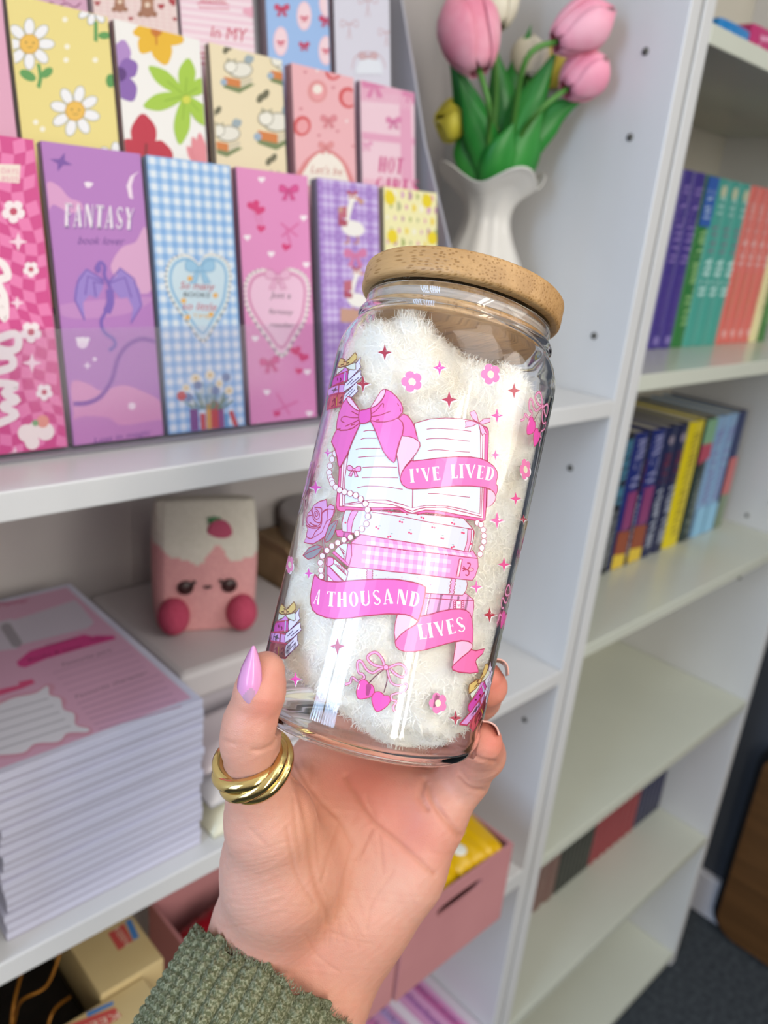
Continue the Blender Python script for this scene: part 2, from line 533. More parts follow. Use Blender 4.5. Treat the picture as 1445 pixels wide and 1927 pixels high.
# ------------------------------------------------------------------ setting: floor, walls, skirting
FZ = 0.0                     # floor; camera is 1.43 m up
carpet = noisy('charcoal_carpet', '#2c3238', '#454b50', 90, rough=0.95, bump=0.5, detail=6, bscale=500)
tag(boxo('floor', (-3.0, 1.75, -2.6, 0.76, -0.05, FZ), carpet), kind='structure')
tag(boxo('wall_back', (-3.0, 1.75, 0.705, 0.80, FZ, 2.9), noisy('wall_paint', '#c9c6c2', '#d0cdc9', 3, rough=.8)), kind='structure')
slate = noisy('slate_paint', '#40454f', '#4a4f58', 4, rough=0.7)
tag(boxo('wall_right', (1.62, 1.75, -1.2, 0.705, FZ, 2.9), slate), kind='structure')
sk = boxo('baseboard_right', (1.598, 1.62, 0.40, 0.705, FZ, 0.105), mat('#dcdce4', rough=.4), bev=0.004)
tag(sk, kind='structure')

# brown board leaning on the slate wall
bd = empty('wooden_board', (1.59, 0.2, 0.03), 'brown wooden board with black edging leaning against the slate wall', 'board')
wood = noisy('brown_veneer', '#5a3c1e', '#6b4826', 5, rough=.45, stretch=(1, .6, 8))
def rounded(y0, y1, z0, z1, r, n=8):
    pts = []
    for cy_, cz, a0 in ((y1 - r, z1 - r, 0), (y0 + r, z1 - r, 90), (y0 + r, z0 + r, 180), (y1 - r, z0 + r, 270)):
        for k in range(n + 1):
            a = math.radians(a0 + 90 * k / n); pts.append((cy_ + r * math.cos(a), cz + r * math.sin(a)))
    return pts
def slab_yz(name, pts, x0, x1, m_, parent):
    bm = bmesh.new()
    a = [bm.verts.new((x0, y, z)) for y, z in pts]; b = [bm.verts.new((x1, y, z)) for y, z in pts]
    bm.faces.new(a); bm.faces.new(list(reversed(b)))
    for i in range(len(a)):
        bm.faces.new((a[i], b[i], b[(i + 1) % len(a)], a[(i + 1) % len(a)]))
    bmesh.ops.recalc_face_normals(bm, faces=bm.faces)
    return bm_obj(name, bm, m_, parent)
slab_yz('edging', rounded(-0.35, 0.418, 0.004, 0.50, 0.05), 1.585, 1.600, mat('#0b0c10', rough=.5), bd)
slab_yz('panel', rounded(-0.335, 0.403, 0.012, 0.487, 0.045), 1.572, 1.585, wood, bd)

# ------------------------------------------------------------------ shelving
T = 0.019
def z_(z): return z + 1.43
LX0, LX1, RX0, RX1 = 0.092, 0.7565, 0.7622, 1.431
YF, YB = 0.42, 0.70
pin_m = mat('#5b5a55', rough=.4, metal=.7)
def unit(name, label, x0, x1, ztop, shelves, m_in, pins):
    u = empty(name, ((x0 + x1) / 2, (YF + YB) / 2, 0), label, 'shelving unit')
    boxo('side_panel', (x0, x0 + T, YF, YB, 0, ztop), WHITE, u, bev=0.0012)
    boxo('side_panel', (x1 - T, x1, YF, YB, 0, ztop), WHITE, u, bev=0.0012)
    boxo('back_panel', (x0 + T, x1 - T, YB - 0.006, YB - 0.001, 0.02, ztop), m_in[1], u)
    boxo('top_board', (x0, x1, YF, YB, ztop, ztop + T), WHITE, u, bev=0.0012)
    for a, b in shelves:
        boxo('shelf', (x0 + T + .0005, x1 - T - .0005, YF, YB - .007, z_(a), z_(b)), m_in[0], u, bev=0.0012)
    for side, y, z in pins:
        xx = x1 - T if side > 0 else x0 + T
        bm = bmesh.new()
        lathe(bm, [(0.0001, 0.0022), (0.0018, 0.002), (0.0024, 0.0008), (0.0034, 0.0004), (0.0036, 0)], (xx, y, z), (-side, 0, 0), seg=16)
        bm_obj('shelf_pin', bm, pin_m, u)
    return u
pinsL = []
for z in (0.1627, 0.0909, -0.095, -0.2371, -0.56, -0.86):
    pinsL.append((1, 0.457, z_(z)))
for z in (-0.381, -0.60): pinsL.append((1, 0.655, z_(z)))
unit('shelving_unit', 'white open shelving unit holding the bookmark stand, notepads and pink boxes', LX0, LX1, z_(0.72),
     [(-.1715, -.154), (-.490, -.472), (-.790, -.765), (-1.09, -1.0715), (-1.41, -1.39)], (WHITE, BACKP), pinsL)
pinsR = [(1, 0.47, z_(-.40)), (1, 0.505, z_(-.435)), (1, 0.47, z_(-.27)), (1, 0.6, z_(-.40)), (1, 0.49, z_(-.55))]
unit('shelving_unit', 'cream white bookcase standing beside the slate wall, with rows of books', RX0, RX1, z_(0.72),
     [(.175, .192), (-.149, -.131), (-.4705, -.454), (-.790, -.772), (-1.104, -1.085), (-1.41, -1.392)], (WHITE_IN, noisy('cream_back_panel', '#c9c4b6', '#cfcabc', 4, rough=.6)), pinsR)

# ------------------------------------------------------------------ books
def scribble(art, x0, x1, v0, v1, color, seed, w=0.0016, amp=0.35):
    """rows of illegible small lettering running up a spine"""
    w = w * 1.3; r = random.Random(seed); v = v0; mid = (x0 + x1) / 2; a = (x1 - x0) * amp
    lay = art.top = art.top + 1
    while v < v1:
        L = r.uniform(.004, .008)
        for q in range(2):
            s_ = r.choice((-1, 1))
            art.ustroke([(mid - a, v + L * r.random() * .4), (mid + a, v + L * r.uniform(.3, .9))] if r.random() < .6 else
                        [(mid + s_ * a, v), (mid + s_ * a, v + L * .7)], w, color, lay)
        v += L + (0.004 if r.random() < .2 else 0.0012)
page_m = noisy('page_edges', '#d9d2c0', '#e6dfce', 60, rough=.8, stretch=(12, 1, 1))
def book(x0, x1, y0, z0, z1, depth, cover, label, group, deco=None, rough=.35):
    w = x1 - x0
    b = empty('book', ((x0 + x1) / 2, y0 + depth / 2, z0), label, 'book', group)
    bm = bmesh.new(); t = 0.0022
    # rounded spine and two boards
    n = 7; prof = []
    for k in range(n):
        a = PI * k / (n - 1); prof.append(((x0 + x1) / 2 - math.cos(a) * w / 2 * .992, y0 + 0.004 - math.sin(a) * 0.004))
    inner = [(x + (t if x < (x0 + x1) / 2 - 1e-6 else (-t if x > (x0 + x1) / 2 + 1e-6 else 0)), y + t) for x, y in prof]
    outl = [(prof[0][0], y0 + depth)] + prof + [(prof[-1][0], y0 + depth)]
    innl = [(prof[0][0] + t, y0 + depth)] + inner + [(prof[-1][0] - t, y0 + depth)]
    A0 = [bm.verts.new((x, y, z0)) for x, y in outl]; A1 = [bm.verts.new((x, y, z1)) for x, y in outl]
    B0 = [bm.verts.new((x, y, z0)) for x, y in innl]; B1 = [bm.verts.new((x, y, z1)) for x, y in innl]
    for i in range(len(outl) - 1):
        for q in ((A0[i], A0[i + 1], A1[i + 1], A1[i]), (B0[i + 1], B0[i], B1[i], B1[i + 1]),
                  (A1[i], A1[i + 1], B1[i + 1], B1[i]), (A0[i + 1], A0[i], B0[i], B0[i + 1])): bm.faces.new(q)
    for i in (0, len(outl) - 1): bm.faces.new((A0[i], A1[i], B1[i], B0[i]))
    bmesh.ops.recalc_face_normals(bm, faces=bm.faces)
    bm_obj('cover', bm, mat(cover, rough=rough), b)
    boxo('pages', (x0 + t + .0004, x1 - t - .0004, y0 + 0.007, y0 + depth - .002, z0 + .003, z1 - .003), page_m, b)
    if deco:
        art = plane_art((x0, y0, z0), (1, 0, 0), (0, 0, 1), base=1.5e-4, step=1e-4)
        art.clip = (0.001, w - .001, 0.001, z1 - z0 - 0.001)
        deco(art, w, z1 - z0)
        art.build('spine_print', b)
    return b
def bx(px, py, y=.526): return float(on_y(px, py, y)[0])
# upper row (hidden ones at the pillar first)
Z0 = z_(-.131) + .0004
def d_purple(a, w, h):
    scribble(a, w * .15, w * .85, h * .50, h * .93, '#8d78bd', 3, .0022); scribble(a, w * .2, w * .8, h * .10, h * .42, '#5f4a9c', 5)
    a.upoly([(w * .3, .006), (w * .7, .006), (w * .7, .016), (w * .3, .016)], '#8b7bc0')
def d_teal(a, w, h):
    a.upoly([(w * .5 + w * .25 * math.cos(t), h * .93 + w * .25 * math.sin(t)) for t in np.linspace(0, 6, 10)], '#c9cfae')
    scribble(a, w * .25, w * .8, h * .80, h * .90, '#a6d6cf', 1, .0024)
    scribble(a, w * .2, w * .75, h * .58, h * .74, '#8a7a90', 2, .002)
    scribble(a, w * .15, w * .9, h * .32, h * .54, '#bfeae4', 4, .003)
def d_coral(a, w, h):
    scribble(a, w * .2, w * .8, h * .66, h * .90, '#e6a39b', 9, .0028); scribble(a, w * .2, w * .85, h * .52, h * .66, '#f0c0bb', 6, .003)
    scribble(a, w * .25, w * .8, h * .18, h * .46, '#d9825f', 7, .0022)
    a.upoly([(w * .3, .010), (w * .75, .010), (w * .75, .02), (w * .3, .02)], '#f1b5b0')
def d_green(a, w, h):
    a.upoly([(0, h * .72), (w, h * .72), (w, h), (0, h)], '#2f5fb4'); scribble(a, w * .2, w * .8, h * .76, h * .94, '#a8c0e0', 11, .002)
    scribble(a, w * .2, w * .85, h * .14, h * .68, '#8fbf7c', 12, .0026)
def d_cream(a, w, h):
    scribble(a, w * .3, w * .8, h * .2, h * .8, '#b8ab7a', 13, .002)
nb = [('#43338a', d_purple)] * 6 + [('#2e7a3a', d_green)] + [('#4aa396', d_teal)] * 3 + [('#dd7066', d_coral)] * 4 + [('#e8dfa8', d_cream), ('#3f7a35', d_green)]
edges = [.8535, .886, .918, .951, .9832, 1.0126, 1.0462, 1.0798, 1.1133, 1.1469, 1.1804, 1.2089, 1.2373, 1.2658, 1.2943, 1.3250, 1.3570]
ordn = ['first', 'second', 'third', 'fourth', 'fifth', 'sixth', 'seventh', 'eighth']
cnt = {}
for i in range(len(edges) - 1):
    c, d = nb[i]
    nm = {'#43338a': 'purple', '#2e7a3a': 'green and blue', '#4aa396': 'teal', '#dd7066': 'coral', '#e8dfa8': 'cream', '#3f7a35': 'dark green'}[c]
    cnt[nm] = cnt.get(nm, 0) + 1
    single = nm in ('green and blue', 'cream', 'dark green')
    lab = (f'{nm} book in the upper row between the purple and teal books' if nm == 'green and blue' else
           'thin cream book in the upper row beside the coral books' if nm == 'cream' else
           'dark green book at the wall end of the upper row' if single else
           f'{nm} hardback in the upper row, {ordn[cnt[nm] - 1]} {nm} one from the pillar')
    hh = .217 if nm not in ('coral', 'teal') else .2165
    book(edges[i] + .0004, min(edges[i + 1], 1.4095) - .0004, .526, Z0, Z0 + hh, .15, c, lab, 'hardbacks in the upper row of the bookcase', d)
# middle row
Z1 = z_(-.454) + .0004
def d_black(a, w, h):
    scribble(a, w * .15, w * .85, h * .5, h * .95, '#4f8fae', 21, .0028); scribble(a, w * .2, w * .8, h * .06, h * .45, '#8b9096', 22, .0022)
def d_thr(a, w, h):
    a.upoly([(0, 0), (w, 0), (w, h * .10), (0, h * .12)], '#e5c53a'); a.upoly([(0, h * .12), (w, h * .10), (w, h * .28), (0, h * .30)], '#96482c')
    a.upoly([(w * .2, h * .30), (w * .9, h * .30), (w * .9, h * .58), (w * .2, h * .58)], '#8f3a74')
    scribble(a, w * .15, w * .85, h * .62, h * .95, '#a7a9d6', 24, .0026)
def d_navy(a, w, h):
    scribble(a, w * .2, w * .8, h * .08, h * .52, '#b9c0d2', 25, .0024); scribble(a, w * .15, w * .85, h * .58, h * .8, '#6d2340', 26, .003)
    a.upoly([(w * .5 + w * .22 * math.cos(t), h * .9 + w * .22 * math.sin(t)) for t in np.linspace(0, 6, 10)], '#9a8fa0')
def d_yel(a, w, h): scribble(a, w * .25, w * .75, h * .1, h * .92, '#9a8600', 27, .0022)
def d_gp(a, w, h):
    a.upoly([(0, h * .8), (w, h * .8), (w, h), (0, h)], '#7fae86'); a.upoly([(0, h * .64), (w, h * .68), (w, h * .8), (0, h * .8)], '#b9405a')
    scribble(a, w * .2, w * .8, h * .08, h * .6, '#8c9a92', 28, .002)
def d_lb(a, w, h):
    a.upoly([(0, 0), (w, 0), (w, h * .25), (0, h * .25)], '#8fc4e4'); scribble(a, w * .15, w * .85, h * .3, h * .9, '#7f7fb8', 29, .003)
def d_nr(a, w, h):
    a.upoly([(0, h * .3), (w, h * .3), (w, h * .62), (0, h * .62)], '#c66a6a'); a.upoly([(0, 0), (w, 0), (w, h * .3), (0, h * .3)], '#7a8a70')
row = [(.90, .935, '#20242c', d_black, 'black'), (.936, .968, '#20242c', d_black, 'black'),
       (.969, 1.0, '#1d2229', d_black, 'black book with blue lettering in the middle row by the pillar'),
       (1.001, 1.034, '#1b2a78', d_thr, 'navy and red paperback with yellow foot, second in view from the pillar'),
       (1.035, 1.041, '#101430', d_navy, 'thin very dark book between two navy and red paperbacks'),
       (1.042, 1.078, '#1b2a78', d_thr, 'navy and red paperback with yellow foot, beside the dark navy books'),
       (1.079, 1.110, '#1c2450', d_navy, 'dark navy book with pale lettering beside a navy and red paperback'),
       (1.111, 1.143, '#20254a', d_navy, 'dark navy book with pale lettering beside the yellow book'),
       (1.144, 1.190, '#e3cf0c', d_yel, 'bright yellow thick book in the middle row'),
       (1.191, 1.226, '#20302c', d_gp, 'dark book with green and pink top beside the yellow book'),
       (1.227, 1.262, '#86a8cc', d_lb, 'pale blue book in the middle row beside the green and pink topped one'),
       (1.263, 1.300, '#86a8cc', d_lb, 'pale blue book in the middle row beside the navy and coral one'),
       (1.301, 1.330, '#26315e', d_nr, 'navy and coral book ending the middle row')]
sc = (1.375 - .985) / (1.330 - .985)
for k, (a, b, c, d, lab) in enumerate(row):
    if k < 2: continue
    f = lambda x: .9835 + (x - .969) * (1.378 - .9835) / (1.330 - .969) if x >= .969 else x
    a, b = f(a) - .013, f(b) - .013
    book(a, b, .527, Z1, Z1 + (.207 if k != 4 else .205), .14, c, lab, 'books in the middle row of the bookcase', d)
# low row
Z2 = z_(-1.085) + .0004
x = .97; k = 0
seq = [('#7c5c55', 2, 'brownish pink'), ('#3b3d38', 8, 'charcoal green'), ('#98383f', 7, 'deep red'), ('#37374f', 6, 'slate navy')]
tot = sum(s[1] for s in seq)
bnd = [.972, bx(1040, 1687), bx(1104.6, 1633), bx(1190, 1560), 1.4095]
for (c, n, nm), a, b in zip(seq, bnd, bnd[1:]):
    w = (b - a) / n
    for q in range(n):
        def d_low(A, ww, h, c=c, q=q):
            scribble(A, ww * .25, ww * .75, h * .15, h * .8, {'#7c5c55': '#9c7a70', '#3b3d38': '#55584f', '#98383f': '#b85a60', '#37374f': '#55557a'}[c], q, .0015)
        where = {0: 'by the pillar', 1: 'between the pink and red ones', 2: 'between the charcoal and navy ones', 3: 'at the far end'}[[s[2] for s in seq].index(nm)]
        book(a + w * q + .0003, a + w * (q + 1) - .0003, .524, Z2, Z2 + .2, .13, c, f'thin {nm} book in the lowest row, {ordn[q]} of its colour from the pillar', f'{nm} books in the low row {where}', d_low)
# top row: low books above the upper shelf
Zt = z_(.192) + .0004
def d_bl(a, w, h): scribble(a, w * .2, w * .8, h * .2, h * .9, '#8ec6ef', 41, .003)
def d_mg(a, w, h): scribble(a, w * .2, w * .8, h * .2, h * .9, '#f0a8cc', 42, .004)
book(1.10, 1.192, .58, Zt, Zt + .083, .1, '#1f86cf', 'bright blue book standing on the top shelf of the bookcase', 'books on the top shelf', d_bl)
book(1.1928, 1.28, .58, Zt, Zt + .095, .1, '#c52f74', 'magenta book beside the blue one on the top shelf', 'books on the top shelf', d_mg)

# ------------------------------------------------------------------ bookmark stand with packs
st = empty('bookmark_stand', (.34, .58, z_(-.154)), 'grey stepped display stand full of bookmark packs on the upper shelf', 'display stand')
TI = 0.165                                   # backward lean of the packs (dy per dz)
TIERS = [(0.470, -.154 + .003), (0.512, -.0740), (0.5520, .006)]      # front y of pack foot, z of the step
stand_m = mat('#a5a3aa', rough=.35)
# profile in yz
def stand_prof():
    p = [(.4655, -.154)]
    for i, (y, z) in enumerate(TIERS):
        p += [(y - .006, z - .0005), (y + .012, z - .0005)]
        nz = (TIERS[i + 1][1] if i < 2 else .175)
        p += [(y + .012 + (nz - z) * TI, nz - .0005)]
    p += [(.655, .176), (.655, -.154)]
    return [(y, z_(z)) for y, z in p]
pr = stand_prof()
bm = bmesh.new()
xa, xb = .06 + .055, .541
a = [bm.verts.new((xa, y, z)) for y, z in pr]; b = [bm.verts.new((xb, y, z)) for y, z in pr]
for i in range(len(a)): bm.faces.new((a[i], a[(i + 1) % len(a)], b[(i + 1) % len(a)], b[i]))
for t in tessellate_polygon([[Vector((0, y, z)) for y, z in pr]]):
    bm.faces.new([a[k] for k in t]); bm.faces.new([b[k] for k in t])
bmesh.ops.recalc_face_normals(bm, faces=bm.faces)
bm_obj('stepped_body', bm, stand_m, st)
# side cheek
ch = [(.4625, -.154), (.463, -.12), (.4891, -.026), (.5350, .062), (.556, .116), (.5800, .174), (.60, .21), (.655, .21), (.655, -.154)]
ch = [(y, z_(z)) for y, z in ch]
slab_yz('side_cheek', ch, .5415, .5445, mat('#a9a9b2', rough=.2), st)
# clear lips in front of the packs
clear = bpy.data.materials.new('clear_acrylic'); clear.use_nodes = True
nt = clear.node_tree; nt.nodes.remove(nt.nodes['Principled BSDF'])
tr = nt.nodes.new('ShaderNodeBsdfTransparent'); tr.inputs[0].default_value = (.94, .93, .95, 1)
gl = nt.nodes.new('ShaderNodeBsdfGlossy'); gl.inputs['Roughness'].default_value = .12
lw = nt.nodes.new('ShaderNodeLayerWeight'); lw.inputs['Blend'].default_value = .5
pw = nt.nodes.new('ShaderNodeMath'); pw.operation = 'POWER'; pw.inputs[1].default_value = 5
ma = nt.nodes.new('ShaderNodeMath'); ma.operation = 'MULTIPLY_ADD'; ma.inputs[1].default_value = .8; ma.inputs[2].default_value = .02
mx = nt.nodes.new('ShaderNodeMixShader')
nt.links.new(lw.outputs['Facing'], pw.inputs[0]); nt.links.new(pw.outputs[0], ma.inputs[0]); nt.links.new(ma.outputs[0], mx.inputs[0])
nt.links.new(tr.outputs[0], mx.inputs[1]); nt.links.new(gl.outputs[0], mx.inputs[2])
nt.links.new(mx.outputs[0], nt.nodes['Material Output'].inputs[0])
def lean(y0, z0, h): return y0 + h * TI, z0 + h
y0, z0 = TIERS[0]
o = (xa, y0 - .0062, z_(z0) - .0025)
obox('clear_lip', o, (xb - xa, 0, 0), (0, .0018, -.0003), (0, .074 * TI, .074), clear, st)

EVN = math.hypot(1, TI)
PW, PH = 0.0605, 0.1735
def pack(x0, tier, label, cover, draw, side=None, thick=.0075, w=PW):
    y, z = TIERS[tier]
    z = z_(z) + .0003
    p = empty('bookmark_pack', (x0 + w / 2, y, z), label, 'bookmark', 'bookmark packs on the stepped stand')
    ev = np.array([0, TI / EVN, 1 / EVN]); en = np.array([0, 1 / EVN, -TI / EVN])
    o = np.array([x0, y, z]) + np.array([0, 0, .0])
    # stack of cards: alternating edges
    n = 9; bm = bmesh.new(); t = thick / n
    for k in range(n):
        q = o + en * (t * k) + np.array([.0006 * math.sin(k * 2.1 + x0 * 50), 0, 0])
        m0 = len(bm.verts)
        box(bm, 0, 1, 0, 1, 0, 1, mi=(0 if k == 0 else 1 + (k % 2)))
        for v in list(bm.verts)[m0:]:
            c = v.co.copy(); v.co = Vector(q + np.array([1, 0, 0]) * w * c.x + en * t * .86 * c.y + ev * (PH - .0004 * (k % 3)) * c.z)
    bm.verts.ensure_lookup_table()
    # shift so that no card sinks into the step
    dz = (z - min(v.co.z for v in bm.verts))
    for v in bm.verts: v.co.z += dz
    bmesh.ops.recalc_face_normals(bm, faces=bm.faces)
    bm_obj('cards', bm, [mat(cover, rough=.45), mat(side or '#b9a6b0', rough=.6), mat('#8e7f8c', rough=.6)], p)
    o2 = o + np.array([0, 0, dz])
    art = plane_art(o2, (1, 0, 0), ev, base=8e-5, step=6e-5, rough=.42)
    art.clip = (.0003, w - .0003, .0003, PH - .0003)
    art.W, art.H = w, PH
    draw(art)
    art.build('printed_front', p)
    return p
def full(art, c): art.upoly([(0, 0), (art.W, 0), (art.W, art.H), (0, art.H)], c)
def uvpx(art):
    """same artwork helpers, but drawn in millimetres from the top left of the card"""
    a = Art(lambda x, y: (x / 1000., art.H - y / 1000.), art.uv2p); a.items = art.items; a.clip = art.clip; a.top = art.top
    return a
# --- designs -----------------------------------------------------------------
def d_check(art):
    full(art, '#d8418f')
    n, m_ = 9, 26
    lay = art.top = art.top + 1
    for i in range(n):
        for j in range(m_):
            if (i + j) % 2 == 0:
                def P(a, b):
                    u = a / n * art.W; v = b / m_ * art.H
                    return (u + .0022 * math.sin(b * .8), v + .0028 * math.sin(a * 1.1 + b * .15))
                art.upoly([P(i, j), P(i + 1, j), P(i + 1, j + 1), P(i, j + 1)], '#f07db8', lay)
    for c, r in (((25, 398), 22), ((58, 507), 15), ((58, 625), 20), ((83, 738), 16)):
        art.flower(c, r, '#fbeef2', '#c84468')
    for c, r in (((34, 455), 16), ((32, 570), 12), ((60, 683), 17), ((28, 853), 12)):
        art.star(c, r, '#fbdcea')
    art.poly([(-20, 308), (38, 310), (36, 345), (-20, 340)], '#f7e6dc')
    art.text('DAYS', [(2, 326), (34, 328)], 10, '#e59ab0'); art.text('8505', [(2, 341), (34, 342)], 10, '#e59ab0')
    # big white script running up the card
    for pts in ([(-6, 490), (8, 500), (14, 520), (-4, 530), (8, 560), (8, 600), (-8, 560)],
                [(-10, 640), (28, 628), (34, 650), (20, 660), (-8, 655)], [(-10, 670), (20, 672), (22, 690), (-10, 700)],
                [(-12, 720), (30, 725), (8, 740), (32, 752), (4, 765), (30, 780), (-10, 800)]):
        art.stroke(cat(pts, False, 5), 15, '#fdf4f4')
    # strawberry topped cream puff
    for c, r in (((50, 815), 17), ((68, 808), 16), ((85, 812), 17), ((60, 832), 14)): art.disc(c, r, '#fdf1ee')
    art.disc((80, 793), 12, '#ef9a8c'); art.disc((66, 796), 6, '#7fb07a')
def d_fantasy(art):
    full(art, '#b779c4')
    lay = art.top = art.top + 1
    def cloud(pts, c, l):
        art.poly(pts, c, l, smooth=True)
    cloud([(88, 345), (110, 350), (130, 372), (150, 380), (155, 395), (130, 400), (100, 385), (90, 400)], '#dc9fce', lay)
    cloud([(275, 430), (255, 455), (230, 465), (212, 490), (210, 510), (235, 540), (285, 545)], '#dba6cf', lay)
    cloud([(285, 560), (240, 590), (150, 600), (110, 590), (110, 575), (180, 565)], '#c58ac9', lay)
    cloud([(135, 720), (165, 722), (190, 735), (230, 725), (265, 735), (305, 760), (310, 812), (142, 850), (138, 780)], '#dc95c6', lay)
    cloud([(138, 790), (200, 785), (230, 800), (305, 790), (310, 815), (142, 850)], '#c782c4', art.top + 1); art.top += 1
    art.star((115, 305), 17, '#7a4aa6', rot=.3, squeeze=1.2)
    art.poly([(262, 322), (245, 332), (238, 350), (243, 372), (250, 375), (247, 350), (252, 332)], '#f3e0f2')
    art.disc((166, 348), 6, '#f1dcf2'); art.disc((155, 645), 11, '#f0dcf2'); art.disc((248, 764), 7, '#f3dcee')
    art.heart((150, 640), 8, '#f6ecf8'); art.heart((161, 640), 8, '#f6ecf8')
    art.heart((163, 346), 5, '#f8eef8'); art.heart((170, 347), 5, '#f8eef8'); art.star((164, 688), 8, '#eed8f0'); art.disc((178, 676), 4, '#eed8f0')
    art.text('FANTASY', [(123, 429), (186, 431), (251, 435)], (44, 40), '#8d63ad', display=True)
    art.text('FANTASY', [(121, 426), (184, 428), (249, 432)], (44, 40), '#f5eaf6', display=True)
    art.text('book lover', [(146, 459), (232, 461)], 15, '#6a3a94', shear=.3)
    # winged dragon
    D = '#7a58b8'; D2 = '#9a7fd0'; lay = art.top = art.top + 1
    art.poly([(195, 525), (180, 520), (162, 505), (148, 520), (140, 545), (139, 565), (160, 605), (156, 570), (168, 555), (182, 562), (192, 545)], D2, lay, smooth=False)
    art.poly([(205, 528), (218, 520), (225, 503), (245, 520), (262, 545), (268, 575), (245, 610), (250, 580), (240, 560), (226, 562), (212, 545)], D2, lay)
    for p in ([(195, 527), (163, 507), (146, 530), (141, 565), (159, 602)], [(205, 530), (226, 505), (252, 525), (266, 575), (246, 608)], [(195, 530), (165, 520), (160, 555)], [(207, 532), (235, 522), (247, 560)], [(196, 534), (176, 530), (180, 558)]):
        art.stroke(p, 3.2, D)
    art.stroke(cat([(180, 508), (188, 494), (197, 502), (196, 518), (206, 540), (208, 565), (198, 588), (190, 605), (196, 625), (213, 638), (216, 650), (205, 660)], False, 6), 7, D)
    art.stroke(cat([(206, 545), (207, 570), (200, 588)], False, 5), 15, D); art.disc((184, 505), 6, D, ry=9)
    art.stroke(cat([(138, 760), (165, 758), (190, 745), (210, 715), (222, 675), (240, 650), (265, 638), (292, 643)], False, 6), 9, '#8c4fae')
    art.text('Lost in magic', [(177, 834), (282, 818)], 11, '#6a3a94', shear=.3)
def gingham(art, base, mid, light, n, tint=True):
    full(art, base)
    k = art.W / n; m_ = int(art.H / k) + 1
    l1 = art.top = art.top + 1
    for i in range(n):
        art.upoly([(i * k + k * .28, 0), (i * k + k * .78, 0), (i * k + k * .78, art.H), (i * k + k * .28, art.H)], mid, l1)
    for j in range(m_):
        art.upoly([(0, j * k + k * .28), (art.W, j * k + k * .28), (art.W, j * k + k * .78), (0, j * k + k * .78)], mid, l1)
    l2 = art.top = art.top + 1
    for i in range(n):
        for j in range(m_):
            art.upoly([(i * k + k * .28, j * k + k * .28), (i * k + k * .78, j * k + k * .28), (i * k + k * .78, j * k + k * .78), (i * k + k * .28, j * k + k * .78)], light, l2)
HEART_B = [(375, 500), (386, 482), (405, 480), (425, 492), (433, 515), (431, 545), (425, 575), (405, 610), (382, 642), (355, 610), (330, 575), (315, 545), (312, 515), (322, 490), (345, 480), (362, 487)]
def frill(art, pts, edge, c2, inner, dx=0, dy=0, k=1.0):
    P = [(x + dx, y + dy) for x, y in pts]
    cx_, cy_ = np.mean(P, axis=0)
    S = lambda f: [((x - cx_) * f + cx_, (y - cy_) * f + cy_) for x, y in P]
    art.poly(S(1.03), edge, smooth=True)
    art.poly(S(.97), inner, smooth=True)
    lay = art.top = art.top + 1
    B = cat(S(1.0), True, 3)
    for q in B[::1]: art.disc(q, 3.2 * k, '#f3efe6', lay, n=6)
    art.stroke(cat(S(.86), True, 4), 5, c2)
def d_blue(art):
    gingham(art, '#84b4ea', '#abcdf1', '#e4effa', 8)
    frill(art, HEART_B, '#8b9aa8', '#8fc0e4', '#cfe6f2')
    art.bow((376, 505), 26, '#9ccbea', '#6aa4cf')
    art.text('So many', [(338, 543), (402, 546)], 14, '#c9485e', shear=.2); art.text('BOOKS', [(345, 558), (394, 560)], 9, '#3c4048')
    art.text('so little', [(342, 582), (406, 585)], 15, '#cf4a64', shear=.2); art.text('TIME', [(362, 598), (396, 600)], 8, '#e6b456')
    for c in ((357, 524), (405, 556), (345, 566), (353, 597), (397, 592)): art.disc(c, 5, '#f0b95e')
    for x0, x1, y0, c in ((357, 372, 770, '#7a3a8c'), (376, 386, 778, '#c94a58'), (387, 396, 760, '#d9a04e'), (396, 410, 755, '#c4303f'), (410, 420, 765, '#8a3a84'), (421, 428, 778, '#5a9ad0')):
        art.poly([(x0, y0), (x1, y0), (x1 + 3, 823), (x0 + 3, 826)], c)
    art.poly([(430, 775), (438, 772), (452, 810), (444, 815)], '#c8444e')
    r = random.Random(3)
    for _ in range(40):
        x = r.uniform(335, 440); y = 765 - r.random() * 55 * (1 - abs(x - 390) / 90)
        art.stroke([(390 + (x - 390) * .5, 770), (x, y)], 1.6, '#6d8a72')
    for c, q in (((368, 712), 10), ((395, 706), 10), ((430, 735), 9), ((350, 730), 8), ((412, 722), 8)):
        art.flower(c, q, '#f2ead2', '#d8b04a', 8)
    for c in ((372, 725), (405, 735), (355, 748), (425, 710)): art.disc(c, 8, '#6d84b4')
    art.disc((341, 745), 9, '#c63a48')
